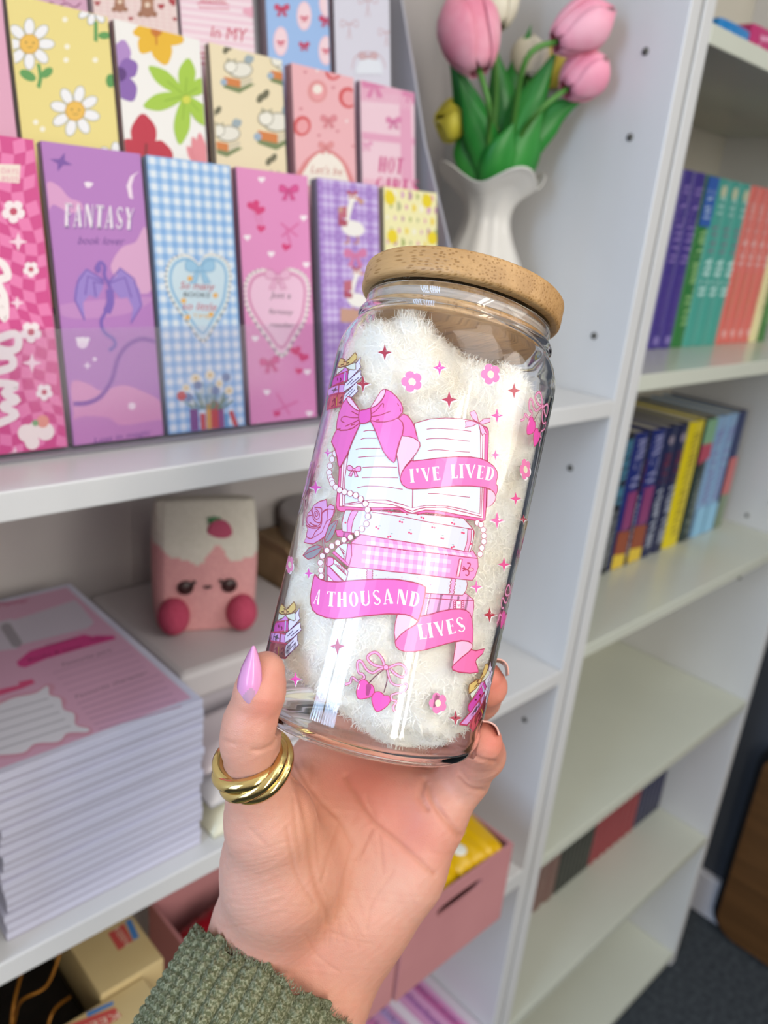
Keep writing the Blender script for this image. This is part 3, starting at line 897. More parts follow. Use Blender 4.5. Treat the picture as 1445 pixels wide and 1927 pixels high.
def d_hearts(art):
    full(art, '#e58fc4')
    frill(art, HEART_B, '#9a8f98', '#d98bb4', '#f0c3dc', dx=148, dy=28)
    art.bow((522, 520), 22, '#eab4d2', '#c9709f')
    art.text("Just a", [(508, 560), (546, 562)], 12, '#5a4a58', shear=.2); art.text('fantasy', [(505, 590), (550, 592)], 10, '#5a4a58', shear=.2); art.text('reader', [(508, 615), (552, 617)], 10, '#5a4a58', shear=.2)
    for c, r, rot in (((477, 387), 13, -.3), ((487, 395), 12, .3), ((491, 430), 9, .1), ((556, 660), 11, -.2), ((570, 672), 11, .3), ((562, 698), 8, 0), ((538, 465), 9, .2), ((520, 778), 8, .4)):
        art.heart(c, r, '#d92f78', rot=rot)
    art.stroke([(476, 395), (486, 422)], 1.5, '#d9729f'); art.stroke([(490, 402), (492, 424)], 1.5, '#d9729f')
    art.bow((543, 358), 17, '#dc4a94', '#c23a80'); art.bow((507, 682), 17, '#dc4a94', '#c23a80', rot=-.2)
    for q in ([(528, 420), (560, 445)], [(530, 445), (562, 420)], [(538, 430), (548, 465)], [(520, 740), (545, 780)], [(515, 775), (560, 755)]): art.stroke(q, 4, '#dc6aa6')
    for c in ((492, 338), (571, 410), (465, 447), (510, 478), (576, 498), (480, 637), (502, 738), (578, 700), (582, 778), (490, 800)): art.heart(c, 7, '#fbf0f6')
def d_goose(art):
    full(art, '#b48fd6')
    n = 11; k = art.W / n; m_ = int(art.H / k) + 1
    l = art.top = art.top + 1
    for i in range(n): art.upoly([(i * k + k * .1, 0), (i * k + k * .6, 0), (i * k + k * .6, art.H), (i * k + k * .1, art.H)], '#c4abe2' if i % 3 else '#a27cc9', l)
    l = art.top = art.top + 1
    for j in range(m_): art.upoly([(0, j * k + k * .1), (art.W, j * k + k * .1), (art.W, j * k + k * .45), (0, j * k + k * .45)], '#c9b2e4' if j % 3 else '#a17ac8', l)
    l = art.top = art.top + 1
    for i in range(n):
        for j in range(m_):
            art.upoly([(i * k + k * .1, j * k + k * .1), (i * k + k * .6, j * k + k * .1), (i * k + k * .6, j * k + k * .45), (i * k + k * .1, j * k + k * .45)], '#ddcdf0' if (i % 3 and j % 3) else '#b394d6', l)
    def goose(cx, cy, s):
        art.disc((cx, cy), 22 * s, '#f3efe9', ry=15 * s, rot=.25)
        art.stroke(cat([(cx - 12 * s, cy), (cx - 10 * s, cy - 24 * s), (cx - 4 * s, cy - 46 * s), (cx - 2 * s, cy - 56 * s)], False, 5), 12 * s, '#f3efe9')
        art.disc((cx - 1 * s, cy - 58 * s), 9 * s, '#f6f2ec'); art.poly([(cx + 6 * s, cy - 60 * s), (cx + 16 * s, cy - 55 * s), (cx + 6 * s, cy - 52 * s)], '#d98a5a')
        art.bow((cx - 2 * s, cy - 66 * s), 9 * s, '#b8506a'); art.poly([(cx - 28 * s, cy - 40 * s), (cx - 12 * s, cy - 42 * s), (cx - 12 * s, cy - 20 * s), (cx - 28 * s, cy - 18 * s)], '#c0667a')
        art.poly([(cx - 28 * s, cy - 20 * s), (cx - 10 * s, cy - 14 * s), (cx - 12 * s, cy - 4 * s), (cx - 28 * s, cy - 6 * s)], '#b04a62')
        for q in (-10, 8): art.stroke([(cx + q * s, cy + 14 * s), (cx + (q + 2) * s, cy + 26 * s), (cx + (q - 6) * s, cy + 28 * s)], 4 * s, '#c98a6a')
    goose(664, 430, 1.0); goose(672, 565, .9)
    art.bow((668, 480), 20, '#d67aa8'); art.poly([(640, 580), (700, 585), (700, 610), (640, 606)], '#c79a86')
    for c in ((679, 380), (640, 395), (690, 550)): art.disc(c, 5, '#c99a8a')
def d_yellow(art):
    full(art, '#f3ecb4')
    r = random.Random(8)
    pal = ['#d9a3c6', '#f0d23c', '#b6b98a', '#c08fa8', '#f7f3e6', '#e08fb8', '#a9b46a']
    for i in range(7):
        for j in range(19):
            c = pal[(i * 3 + j * 2) % 7]; x = art.W * (i + .3 + .5 * (j % 2)) / 7; y = art.H * (j + .5) / 19
            q = r.uniform(.0014, .0030)
            art.upoly([(x + q * math.cos(t) * (.8 + .3 * math.cos(3 * t)), y + q * 1.3 * math.sin(t)) for t in np.linspace(0, 6, 12)], c)
    for x, y in ((.006, art.H - .008), (art.W - .012, art.H - .007), (.008, art.H - .037), (art.W - .006, art.H - .036)):
        art.upoly([(x + .006 * math.cos(t), y + .0055 * math.sin(t)) for t in np.linspace(0, 6, 12)], '#ecd323')
def daisy(art, c, r, face=True, ang=0.0):
    lay = art.top = art.top + 1
    for k in range(8):
        a = ang + 2 * PI * k / 8
        art.disc((c[0] + r * .68 * math.sin(a), c[1] - r * .70 * math.cos(a)), r * .34 + 1.4, '#8f9a9e', lay, ry=r * .20 + 1.4, rot=a + PI / 2)
    lay = art.top = art.top + 1
    for k in range(8):
        a = ang + 2 * PI * k / 8
        art.disc((c[0] + r * .68 * math.sin(a), c[1] - r * .70 * math.cos(a)), r * .34, '#f6f7fb', lay, ry=r * .20, rot=a + PI / 2)
    art.disc(c, r * .42, '#c9a040'); art.disc(c, r * .38, '#f2c14e')
    if face:
        art.disc((c[0] - r * .14, c[1] - r * .06), r * .04, '#8a6a2a'); art.disc((c[0] + r * .16, c[1] - r * .04), r * .04, '#8a6a2a')
        art.stroke([(c[0] - r * .1, c[1] + r * .1), (c[0], c[1] + r * .16), (c[0] + r * .12, c[1] + r * .1)], 1.2, '#8a6a2a')
def d_daisy(art):
    full(art, '#efdf8c')
    art.stroke(cat([(72, 120), (76, 145), (72, 165)], False, 4), 7, '#5aa050')
    art.disc((52, 142), 17, '#5aa050', ry=9, rot=.5); art.disc((88, 137), 13, '#5aa050', ry=8, rot=-.7)
    daisy(art, (55, 83), 46); daisy(art, (141, 209), 46, ang=.25)
    art.stroke([(180, 40), (180, 78)], 7, '#5aa050'); art.disc((196, 67), 12, '#5aa050', ry=7)
    daisy(art, (176, 14), 32, False, .2); daisy(art, (217, 305), 36, False); art.disc((208, 152), 9, '#4f9a48', ry=13)
    for c in ((122, 37), (126, 88), (124, 113), (179, 113), (67, 230), (80, 243), (79, 284)): art.disc(c, 5, '#fbf8e8')
def petal(art, a, b, w, c, layer=None):
    a, b = np.array(a, float), np.array(b, float); d = b - a; n = np.array([-d[1], d[0]]); n = n / np.linalg.norm(n) * w
    art.poly([tuple(a), tuple(a + d * .3 + n * .8), tuple(a + d * .65 + n), tuple(a + d * .92 + n * .45), tuple(b), tuple(a + d * .92 - n * .45), tuple(a + d * .65 - n), tuple(a + d * .3 - n * .8)], c, layer, smooth=True)
def d_floral(art):
    full(art, '#f6f5f2')
    C = (348, 180)
    for b, w in (((280, 125), 14), ((354, 110), 16), ((270, 200), 16), ((338, 272), 15), ((400, 240), 15), ((395, 150), 14)):
        petal(art, C, b, w, '#a8cf3c'); art.stroke([C, ((C[0] + b[0]) / 2, (C[1] + b[1]) / 2)], 2, '#86b020')
    art.disc((350, 188), 8, '#d8dc4a')
    for b, w in (((232, 75), 18), ((258, 120), 19), ((250, 190), 19), ((215, 195), 14)): petal(art, (222, 138), b, w, '#8a5fb4' if w != 18 else '#b38bcd')
    art.disc((224, 140), 14, '#55227a')
    for b, w in (((250, 62), 12), ((265, 100), 17), ((312, 122), 19), ((345, 78), 17), ((335, 60), 10)): petal(art, (293, 55), b, w, '#eebb18')
    art.disc((294, 58), 11, '#d07c14'); art.stroke([(293, 55), (294, 85)], 3, '#c86a10')
    for b, w in (((268, 214), 24), ((212, 285), 30), ((325, 290), 30)): petal(art, (273, 300), b, w, '#c3163a')
    art.stroke([(275, 270), (273, 310)], 6, '#8f1026')
    for b in ((352, 275), (362, 258), (375, 250), (388, 270)): petal(art, (382, 320), b, 9, '#ea8f9a')
def d_cats(art):
    full(art, '#f0e2be')
    def cat_(cx, cy, s):
        art.poly([(cx - 28 * s, cy + 8 * s), (cx + 22 * s, cy + 16 * s), (cx + 30 * s, cy + 18 * s), (cx + 2 * s, cy + 34 * s), (cx - 26 * s, cy + 24 * s)], '#7a8a5a')
        art.poly([(cx - 26 * s, cy + 4 * s), (cx + 4 * s, cy + 10 * s), (cx + 4 * s, cy + 24 * s), (cx - 24 * s, cy + 18 * s)], '#d8813c')
        art.poly([(cx + 4 * s, cy + 10 * s), (cx + 24 * s, cy + 4 * s), (cx + 26 * s, cy + 14 * s), (cx + 4 * s, cy + 24 * s)], '#d9cfb4')
        art.disc((cx + 4 * s, cy - 8 * s), 22 * s, '#8d8a78', ry=15 * s); art.disc((cx + 4 * s, cy - 8 * s), 20 * s, '#eceade', ry=13 * s)
        art.disc((cx - 14 * s, cy - 14 * s), 12 * s, '#8d8a78'); art.disc((cx - 14 * s, cy - 14 * s), 10.5 * s, '#f2f0e4')
        art.poly([(cx - 22 * s, cy - 20 * s), (cx - 20 * s, cy - 30 * s), (cx - 12 * s, cy - 23 * s)], '#a9a58c'); art.poly([(cx - 12 * s, cy - 23 * s), (cx - 5 * s, cy - 29 * s), (cx - 5 * s, cy - 19 * s)], '#a9a58c')
        art.disc((cx - 26 * s, cy + 14 * s), 6 * s, '#9fb6cc')
        for q in ((-22, -44), (-14, -50), (16, -28), (22, -26)): art.disc((cx + q[0] * s, cy + q[1] * s), 5 * s, '#6d6a50' if q[0] < 0 else '#9fb0b8', ry=8 * s, rot=.5)
    for c, s in (((448, 140), 1.05), ((536, 128), 1.05), ((425, 260), 1.05), ((517, 240), 1.25), ((530, 352), 1.1)): cat_(c[0], c[1], s)
def d_straw(art):
    full(art, '#f1b8bf')
    for c, r, q in (((627, 133), 16, .1), ((655, 184), 18, -.3), ((568, 237), 17, .2), ((597, 172), 19, 0)):
        art.disc(c, r, '#d9585c' if r != 19 else '#e59a9c', ry=r * 1.15, rot=q); art.disc((c[0] + 1, c[1] + 1), r * .66, '#f0a5ab', ry=r * .8, rot=q)
    art.disc((597, 168), 9, '#f7ece4')
    art.poly([(560, 345), (568, 310), (590, 288), (613, 280), (635, 290), (655, 315), (662, 360)], '#e08a8c', smooth=True)
    art.poly([(570, 345), (578, 312), (595, 292), (613, 285), (632, 296), (648, 318), (652, 360)], '#f7efe4', smooth=True)
    art.text("Let's be", [(584, 325), (643, 330)], 15, '#c9827a', shear=.2)
    art.bow((613, 275), 13, '#e89a9c', '#d57a80'); art.bow((618, 225), 14, '#e48e98', '#d07a84')
    for c in ((574, 136), (627, 165), (566, 205), (635, 247), (648, 140), (600, 255), (665, 275)): art.heart(c, 4, '#d98a94')
    for c in ((652, 228), (597, 133)): art.disc(c, 3, '#f8e6e6')
def d_plaid(art):
    full(art, '#f1cfdc')
    lay = art.top = art.top + 1
    for x0, x1, c in ((676, 790, '#eac0d2'),): art.poly([(x0, 152), (x1, 165), (x1, 200), (x0, 190)], '#e9b0c9', lay)
    art.poly([(750, 150), (772, 152), (778, 380), (756, 380)], '#e7a7c4', lay); art.poly([(676, 247), (795, 262), (795, 275), (676, 262)], '#e7a7c4', lay); art.poly([(676, 335), (795, 345), (795, 375), (676, 365)], '#eebcd0', lay)
    l2 = art.top = art.top + 1
    for k in range(16): art.stroke([(680 + k * 7, 205), (690 + k * 7, 178)], 1.2, '#f8e4ec', l2)
    art.bow((704, 160), 22, '#dd86b0'); art.bow((772, 178), 14, '#dd86b0'); art.bow((740, 228), 13, '#e08ab4', '#cf6f9f'); art.bow((689, 272), 11, '#e6a3c4')
    art.text('HOT', [(712, 324), (756, 328)], 30, '#d2508e', display=True); art.text('GIRLS', [(706, 360), (786, 366)], 27, '#d2508e', display=True)
def d_script(art):
    full(art, '#d9a8c6')
    art.stroke(cat([(60, 8), (80, 14), (95, 4), (108, 12), (125, 6), (140, 14), (152, 5)], False, 4), 2.4, '#8f4470'); art.star((120, -6), 10, '#c06a98')
def d_bears(art):
    full(art, '#f2dfdc')
    lay = art.top = art.top + 1
    for k in range(14): art.stroke([(170, 4 + k * 8 - 50), (340, 24 + k * 8 - 50)], 1.5, '#e8c6c8', lay); art.stroke([(172 + k * 13, -60), (180 + k * 13, 80)], 1.5, '#e8c6c8', lay)
    def bear(c, s):
        art.disc((c[0], c[1] + 12 * s), 12 * s, '#a8745a', ry=14 * s); art.disc(c, 11 * s, '#b07c60'); art.disc((c[0] - 8 * s, c[1] - 8 * s), 4.5 * s, '#a06c50'); art.disc((c[0] + 8 * s, c[1] - 8 * s), 4.5 * s, '#a06c50'); art.disc((c[0], c[1] + 4 * s), 4.5 * s, '#efd9c4')
        art.disc((c[0] - 12 * s, c[1] + 20 * s), 5 * s, '#a06c50'); art.disc((c[0] + 12 * s, c[1] + 20 * s), 5 * s, '#a06c50')
    bear((225, 0), .9); bear((277, 5), 1.1)
    for c, r in (((183, 6), 6), ((246, 35), 5), ((303, 12), 7), ((326, 3), 10), ((329, 36), 5)): art.heart(c, r, '#b0303a')
def d_inmy(art):
    full(art, '#f3d3e2')
    lay = art.top = art.top + 1
    for k in range(9): art.stroke([(340, -6 + k * 14), (505, 14 + k * 14)], 5, '#f9e9f1', lay)
    art.text('In MY', [(396, 70), (462, 80)], (22, 27), '#cf4060'); art.heart((470, 22), 14, '#eeb0c6', rot=-.3); art.stroke([(372, 5), (430, 8), (430, 17), (374, 14), (372, 5)], 2, '#dd7a94'); art.text('READING', [(378, 5), (424, 6)], 8, '#cf4060')
    art.text('ERA', [(372, 120), (430, 128)], 24, '#cf4060')
def d_bows(art):
    full(art, '#9fc2f2')
    for c in ((572, 30), (528, 78), (613, 95), (614, 5)): art.disc(c, 14, '#f4cfdc', ry=28); art.disc(c, 11, '#f7dce4', ry=24)
    for c, r in (((530, 16), 13), ((613, 37), 12), ((572, 85), 9)): art.bow(c, r, '#d34a72', '#b83a60')
    for c in ((572, 34), (528, 80), (613, 95)): art.bow(c, 7, '#d9506f')
def d_white(art):
    full(art, '#dcdcea')
    for c, r in (((692, 2), 15), ((657, 46), 14), ((727, 62), 13)):
        for sg in (-1, 1):
            art.stroke(cat([c, (c[0] + sg * r, c[1] - r * .6), (c[0] + sg * r * 1.1, c[1] + r * .3), c, (c[0] + sg * r * .25, c[1] + r * 2)], False, 5), 1.6, '#c9a0a8')
    art.stroke(cat([(662, 130), (668, 108), (690, 98), (715, 105), (726, 128)], False, 5), 2, '#c9a0a8'); art.bow((692, 108), 16, '#d3b4ba', '#b98a92')
    art.poly([(668, 130), (675, 115), (692, 110), (715, 115), (720, 140), (668, 140)], '#e6ecf6')
cols = [.1335, .1985, .2625, .3285, .3975, .4650]
pack(cols[0], 0, 'bookmark pack with pink chequers and white flowers, front step', '#e05a9c', d_check)
pack(cols[1], 0, 'lilac FANTASY bookmark pack with a purple dragon, front step', '#b779c4', d_fantasy)
pack(cols[2], 0, 'blue gingham bookmark pack with heart frame and small books, front step', '#7fb2ea', d_blue, side='#6f86a8')
pack(cols[3], 0, 'pink bookmark pack with bows, hearts and a beaded heart frame, front step', '#e58fc4', d_hearts, side='#c07ba6')
pack(cols[4], 0, 'purple tartan bookmark pack with white geese, front step', '#b48fd6', d_goose, side='#8d86a8')
pack(cols[5], 0, 'yellow small-flower bookmark pack above the bamboo lid, front step', '#f3ecb4', d_yellow, side='#d2caa0')
pack(cols[0] + .002, 1, 'plain pink bookmark pack at the end of the middle step beside the daisies', '#e6a9c6', lambda a: full(a, '#e6a9c6'))
pack(cols[1] + .001, 1, 'yellow bookmark pack with smiling daisies, middle step', '#efdf8c', d_daisy, side='#a39a88')
pack(cols[2] + .001, 1, 'white bookmark pack with green, red and purple blossoms, middle step', '#f6f5f2', d_floral, side='#8b6a62')
pack(cols[3] + .0035, 1, 'cream bookmark pack with white cats asleep on books, middle step', '#f0e2be', d_cats, side='#cbbfa2')
pack(cols[4] + .003, 1, 'pale red strawberry bookmark pack, middle step', '#f1b8bf', d_straw, side='#d99aa6')
pack(cols[5] + .004, 1, 'pink plaid HOT GIRLS bookmark pack, middle step', '#f1cfdc', d_plaid, side='#c9a0b4')
pack(cols[1] + .001, 2, 'mauve bookmark pack with handwriting behind the daisies, back step', '#d9a8c6', d_script)
pack(cols[2] + .001, 2, 'bookmark pack with brown bears on gingham, back step', '#f2dfdc', d_bears)
pack(cols[3] - .001, 2, 'pale pink striped bookmark pack with red lettering, back step', '#f3d3e2', d_inmy)
pack(cols[4] + .002, 2, 'blue bookmark pack with crimson bows, back step', '#9fc2f2', d_bows)
pack(cols[5] + .002, 2, 'white bookmark pack with fine line bows, back step', '#dcdcea', d_white)

# ------------------------------------------------------------------ notepads (one by one)
N = 19; zb = z_(-.472) + .0003; ztop = z_(-.3405); hpad = (ztop - zb) / N
paper = noisy('paper_block', '#c9c9de', '#d8d8ea', 30, rough=.75, stretch=(1, 1, 260), lo=.3, hi=.7)
rr = random.Random(4)
ORD = 'first second third fourth fifth sixth seventh eighth ninth tenth eleventh twelfth thirteenth fourteenth fifteenth sixteenth seventeenth eighteenth'.split()
for k in range(N):
    dx, dy = rr.uniform(-.0016, .0016), rr.uniform(-.0016, .0010)
    if k == N - 1: dx = dy = 0
    x0, x1, y0, y1 = .126 + dx, .2715 + dx, .436 + dy, .664 + dy
    if k == N - 1: lab = 'pink printed planner notepad lying on top of the tall white stack'
    elif k == 0: lab = 'notepad at the bottom of the tall stack, lying on the shelf'
    else: lab = f'white notepad in the tall stack, {ORD[N - 2 - k]} below the pink printed one'
    p = empty('notepad', ((x0 + x1) / 2, (y0 + y1) / 2, zb + hpad * k), lab, 'notepad', 'notepads in the tall stack')
    z0_, z1_ = zb + hpad * k, zb + hpad * (k + 1) - .0003
    boxo('page_block', (x0, x1, y0, y1, z0_ + .0011, z1_), paper, p, bev=.0003)
    boxo('backing_board', (x0, x1, y0, y1, z0_, z0_ + .0010), mat('#b9b6c6', rough=.8), p)
    if k == N - 1:
        a = plane_art((x0, y0, z1_), (1, 0, 0), (0, 1, 0), base=8e-5, step=5e-5, rough=.6)
        a.clip = (.0, x1 - x0, 0, y1 - y0); W, H = x1 - x0, y1 - y0
        a.upoly([(0, .006), (W - .006, .006), (W - .006, H - .006), (0, H - .006)], '#d4a5c0')
        c8 = crop(0, 1080, 4.8167)
        a.poly([(-80, 1190), (20, 1165)] + c8([(130, 420), (680, 240), (740, 300), (850, 440), (800, 490), (200, 640), (150, 680), (40, 690)]) + [(-60, 1240)], '#cbc3d2')
        lay = a.top = a.top + 1
        for q in range(7): a.stroke(c8([(160 + q * 6, 430 + q * 35), (690 + q * 26, 268 + q * 32)]), 1.6, '#b4acbb', lay)
        a.stroke(c8([(150, 330), (250, 240)]) , 2, '#d4a5c0')
        a.text('Reading Planner', c8([(-330, 360), (260, 255)]), 9, '#b84a72', shear=.2)
        a.poly(c8([(150, 800), (270, 700), (430, 650), (760, 550), (850, 570), (860, 560), (1030, 560), (1050, 590), (830, 650), (420, 770), (230, 850), (170, 840)]), '#cf4088', smooth=False)
        a.text('Characters', c8([(420, 665), (690, 590)]), 5, '#7a1f52'); a.text('Books & Ideas', c8([(260, 795), (740, 665)]), 6, '#7a1f52'); a.text('Notes', c8([(825, 615), (950, 585)]), 5, '#7a1f52')
        a.text('Favourite part:', c8([(570, 840), (1020, 700)]), 7, '#7d6c78'); a.text('Favourite character:', c8([(690, 1130), (1350, 900)]), 7, '#7d6c78')
        lay = a.top = a.top + 1
        for q in range(4): a.stroke(c8([(480 + q * 45, 900 + q * 54), (1180 + q * 45, 680 + q * 52)]), 3, '#b992ac', lay)
        for q in range(6): a.stroke(c8([(700 + q * 38, 1180 + q * 46), (1445 + q * 40, 910 + q * 58)]), 4, '#b992ac', lay)
        a.poly(c8([(-50, 1060), (170, 1010), (170, 980), (290, 955), (320, 990), (200, 1040), (-30, 1110)]), '#d4507f')
        a.poly(c8([(430, 995), (500, 1020), (480, 1090), (560, 1110), (605, 1160), (590, 1220), (690, 1260), (715, 1310), (700, 1360), (820, 1390), (840, 1430), (800, 1470), (620, 1480), (540, 1550), (330, 1570), (220, 1650), (-30, 1680), (-200, 1700), (-200, 1220), (-30, 1160), (120, 1100), (320, 1060)]), '#cf98ae', smooth=True)
        a.poly(c8([(430, 1020), (450, 1100), (545, 1130), (575, 1230), (670, 1270), (685, 1370), (800, 1405), (780, 1435), (610, 1445), (530, 1520), (320, 1540), (210, 1620), (-30, 1645), (-200, 1670), (-200, 1250), (-20, 1190), (130, 1125), (320, 1085)]), '#dddde8', smooth=True)
        lay = a.top = a.top + 1
        for q in range(5): a.stroke(c8([(-180, 1310 + q * 85), (440 + q * 50, 1130 + q * 62)]), 5, '#bcbcc8', lay)
        lay = a.top = a.top + 1
        for q in range(5): a.disc(c8([(60 + q * 22, 490 + q * 34)])[0], 11, '#9d97a0', lay, ry=9)
        a.build('printed_sheet', p)

# ------------------------------------------------------------------ white box, carton plush, kraft box, packets
s2 = z_(-.472) + .0003
wb = empty('white_box', (.40, .60, s2), 'low white box under the strawberry carton plush', 'box')
BX = (.302, .466, .518, .690)
boxo('body', (BX[0], BX[1], BX[2], BX[3], s2, s2 + .076), mat('#b9b2b8', rough=.5), wb, bev=.004)
boxo('lid', (BX[0] - .003, BX[1] + .003, BX[2] - .003, BX[3] + .002, s2 + .068, s2 + .0995), mat('#cfc9c9', rough=.4), wb, bev=.006)
zt = s2 + .0998
pl = empty('plush_carton', (.395, .60, zt), 'pink and cream milk carton plush with strawberry and smiling face, on the white box', 'plush toy')
fx = Vector((.9, -.42, 0)).normalized(); fn = Vector((-.42, -.9, 0)).normalized()      # width direction, facing direction
cen = Vector((.372, .600, zt))
Wd, Dp, Hh = .092, .066, .118
def plush_body():
    bm = bmesh.new()
    nu, nv, nw = 14, 10, 16
    r = bmesh.ops.create_cube(bm, size=1.0)
    bmesh.ops.subdivide_edges(bm, edges=list(bm.edges), cuts=45, use_grid_fill=True)
    for v in bm.verts:
        x, y, z = v.co.x * 2, v.co.y * 2, v.co.z + .5
        # roof: pinch towards a ridge
        top = max(0, (z - .70) / .30)
        # rounded corners
        k = 1 - .06 * (abs(x) ** 6) * (abs(y) ** 2 + abs(2 * z - 1) ** 6 * .6); kk = 1 - .10 * (abs(y) ** 6) * (abs(x) ** 4)
        X = x * Wd / 2 * k * kk * (1 + .03 * math.sin(z * PI)); Y = y * Dp / 2 * (1 - .80 * top ** 1.1) * k * (1 + .12 * math.sin(z * PI) * (1 - abs(x)))
        v.co = cen + fx * X + fn * (-Y) * 1.0 + Vector((0, 0, 1)) * (Hh * z * (1 - .015 * abs(x) ** 4))
    bmesh.ops.recalc_face_normals(bm, faces=bm.faces)
    return bm
bm = plush_body()
cream_p, pink_p = noisy('cream_plush', '#dcd5c6', '#e4ddcf', 300, rough=.95, bump=.6), noisy('pink_plush', '#e0a0a0', '#e9aaa8', 300, rough=.95, bump=.6)
for f in bm.faces:
    c = f.calc_center_median() - cen
    u = c.dot(fx) / (Wd / 2); z = c.z / Hh
    edge = .63 + .055 * math.sin(u * 6.2 + .6) + .03 * math.sin(u * 11)
    f.material_index = 0 if z > edge else 1
bm_obj('body', bm, [cream_p, pink_p], pl, smooth=True)
def blob(name, c, r, m_, parent, sx=1, sy=1, sz=1, ax=None):
    bm = bmesh.new(); bmesh.ops.create_uvsphere(bm, u_segments=20, v_segments=12, radius=1)
    for v in bm.verts: v.co = Vector(c) + fx * v.co.x * r * sx + fn * v.co.y * r * sy + Vector((0, 0, 1)) * v.co.z * r * sz
    for f in bm.faces: f.smooth = True
    return bm_obj(name, bm, m_, parent)
foot_m = noisy('raspberry_plush', '#bb4460', '#c8506c', 300, rough=.95, bump=.6)
def onb(u, z, out): return cen + fx * (u * Wd / 2) + fn * (Dp / 2 + out) + Vector((0, 0, z * Hh))
for sg in (-1, 1): blob('foot', onb(sg * .66, .155, .004), .0175, foot_m, pl, sx=.82, sy=.9, sz=1.0)
for sg in (-1, 1):
    blob('eye', onb(sg * .42 - .02, .385, .0028), .0078, mat('#3c1a18', rough=.25), pl, sx=.95, sy=.45, sz=.9)
    bm = bmesh.new(); tube(bm, [onb(sg * .31 - .02, .41, .0055), onb(sg * .24 - .02, .445, .005)], .0014, 6); bm_obj('eyelash', bm, mat('#2a1412'), pl)
bm = bmesh.new(); tube(bm, cat([onb(-.09, .40, .0055), onb(-.045, .385, .0058), onb(-.02, .40, .006), onb(.005, .385, .0058), onb(.05, .40, .0055)], False, 4), .0010, 6); bm_obj('mouth', bm, mat('#3a2020'), pl)
def roof(u, z, out): 
    t = max(0, (z - .70) / .30)
    return cen + fx * (u * Wd / 2) + fn * (Dp / 2 * (1 - .80 * t ** 1.1) + out) + Vector((0, 0, z * Hh))
bm = bmesh.new(); bmesh.ops.create_uvsphere(bm, u_segments=18, v_segments=10, radius=1)
c0 = roof(.22, .79, .001)
for v in bm.verts:
    q = v.co.copy(); k = 1 - .28 * max(0, -q.z)
    v.co = c0 + fx * q.x * .0115 * k + fn * (q.y * .002 - q.z * .0045) + Vector((0, 0, 1)) * q.z * .0115
bm_obj('strawberry_patch', bm, mat('#b8506c', rough=.9), pl, smooth=True)
bm = bmesh.new()
for a in (-.9, 0, .9):
    d = fx * math.sin(a) * .008 + Vector((0, 0, 1)) * math.cos(a) * .004
    c1 = roof(.12, .875, .0022)
    tube(bm, [c1 - d * .9, c1, c1 + d * .9], [.0008, .0024, .0008], 6)
bm_obj('leaf_patch', bm, mat('#2f8a54', rough=.9), pl)

kb = empty('kraft_box', (.537, .64, s2), 'open brown cardboard box behind the plush carton, beside the jar', 'box')
kraft = noisy('kraft_card', '#8d7355', '#9a7f60', 50, rough=.85)
boxo('box_body', (.4745, .60, .592, .688, s2, s2 + .130), kraft, kb, bev=.001)
obox('flap', (.4745, .592, s2 + .1305), (.002, 0, 0), (0, .094, 0), (-.014, 0, .020), kraft, kb)
gr = empty('round_tin', (.545, .64, s2 + .1308), 'pale grey round tin resting on the brown cardboard box', 'tin')
bm = bmesh.new(); lathe(bm, [(.042, 0), (.044, .003), (.044, .020), (.046, .021), (.046, .030), (.043, .033)], (.545, .640, s2 + .1308), (0, 0, 1), seg=48, cap0=True, cap1=True)
bm_obj('tin_body', bm, mat('#a39c9c', rough=.5), gr)

# clear packets lying in front of the white box
def packet(name, corners, h, label, col, art_fn=None, rough=.35):
    """soft packet: four ground corners (world x,y) at base z"""
    z0_ = corners[0][2]
    e_ = empty(name, tuple(np.mean(corners, axis=0)), label, 'packet')
    bm = bmesh.new(); n = 14
    c = [np.array(q, float) for q in corners]
    def P(a, b): return (c[0] * (1 - a) + c[1] * a) * (1 - b) + (c[3] * (1 - a) + c[2] * a) * b
    g = [[None] * (n + 1) for _ in range(n + 1)]; gb = [[None] * (n + 1) for _ in range(n + 1)]
    for i in range(n + 1):
        for j in range(n + 1):
            a, b = i / n, j / n; p = P(a, b)
            e1 = min(1, 5 * min(a, 1 - a)) ** .5 * min(1, 5 * min(b, 1 - b)) ** .5
            z = h * (.18 + .82 * e1) + .0012 * math.sin(a * 9 + b * 4) * e1
            g[i][j] = bm.verts.new((p[0], p[1], p[2] + z)); gb[i][j] = bm.verts.new((p[0], p[1], p[2]))
    for i in range(n):
        for j in range(n):
            bm.faces.new((g[i][j], g[i + 1][j], g[i + 1][j + 1], g[i][j + 1])); bm.faces.new((gb[i][j], gb[i][j + 1], gb[i + 1][j + 1], gb[i + 1][j]))
    for i in range(n):
        for r_ in ((0, n),):
            bm.faces.new((g[i][0], gb[i][0], gb[i + 1][0], g[i + 1][0])); bm.faces.new((g[i][n], g[i + 1][n], gb[i + 1][n], gb[i][n]))
            bm.faces.new((g[0][i], g[0][i + 1], gb[0][i + 1], gb[0][i])); bm.faces.new((g[n][i], gb[n][i], gb[n][i + 1], g[n][i + 1]))
    bmesh.ops.recalc_face_normals(bm, faces=bm.faces)
    bm_obj('wrapper', bm, mat(col, rough=rough), e_, smooth=True)
    if art_fn: art_fn(e_, P, z0_ + h)
    return e_
z1p = s2
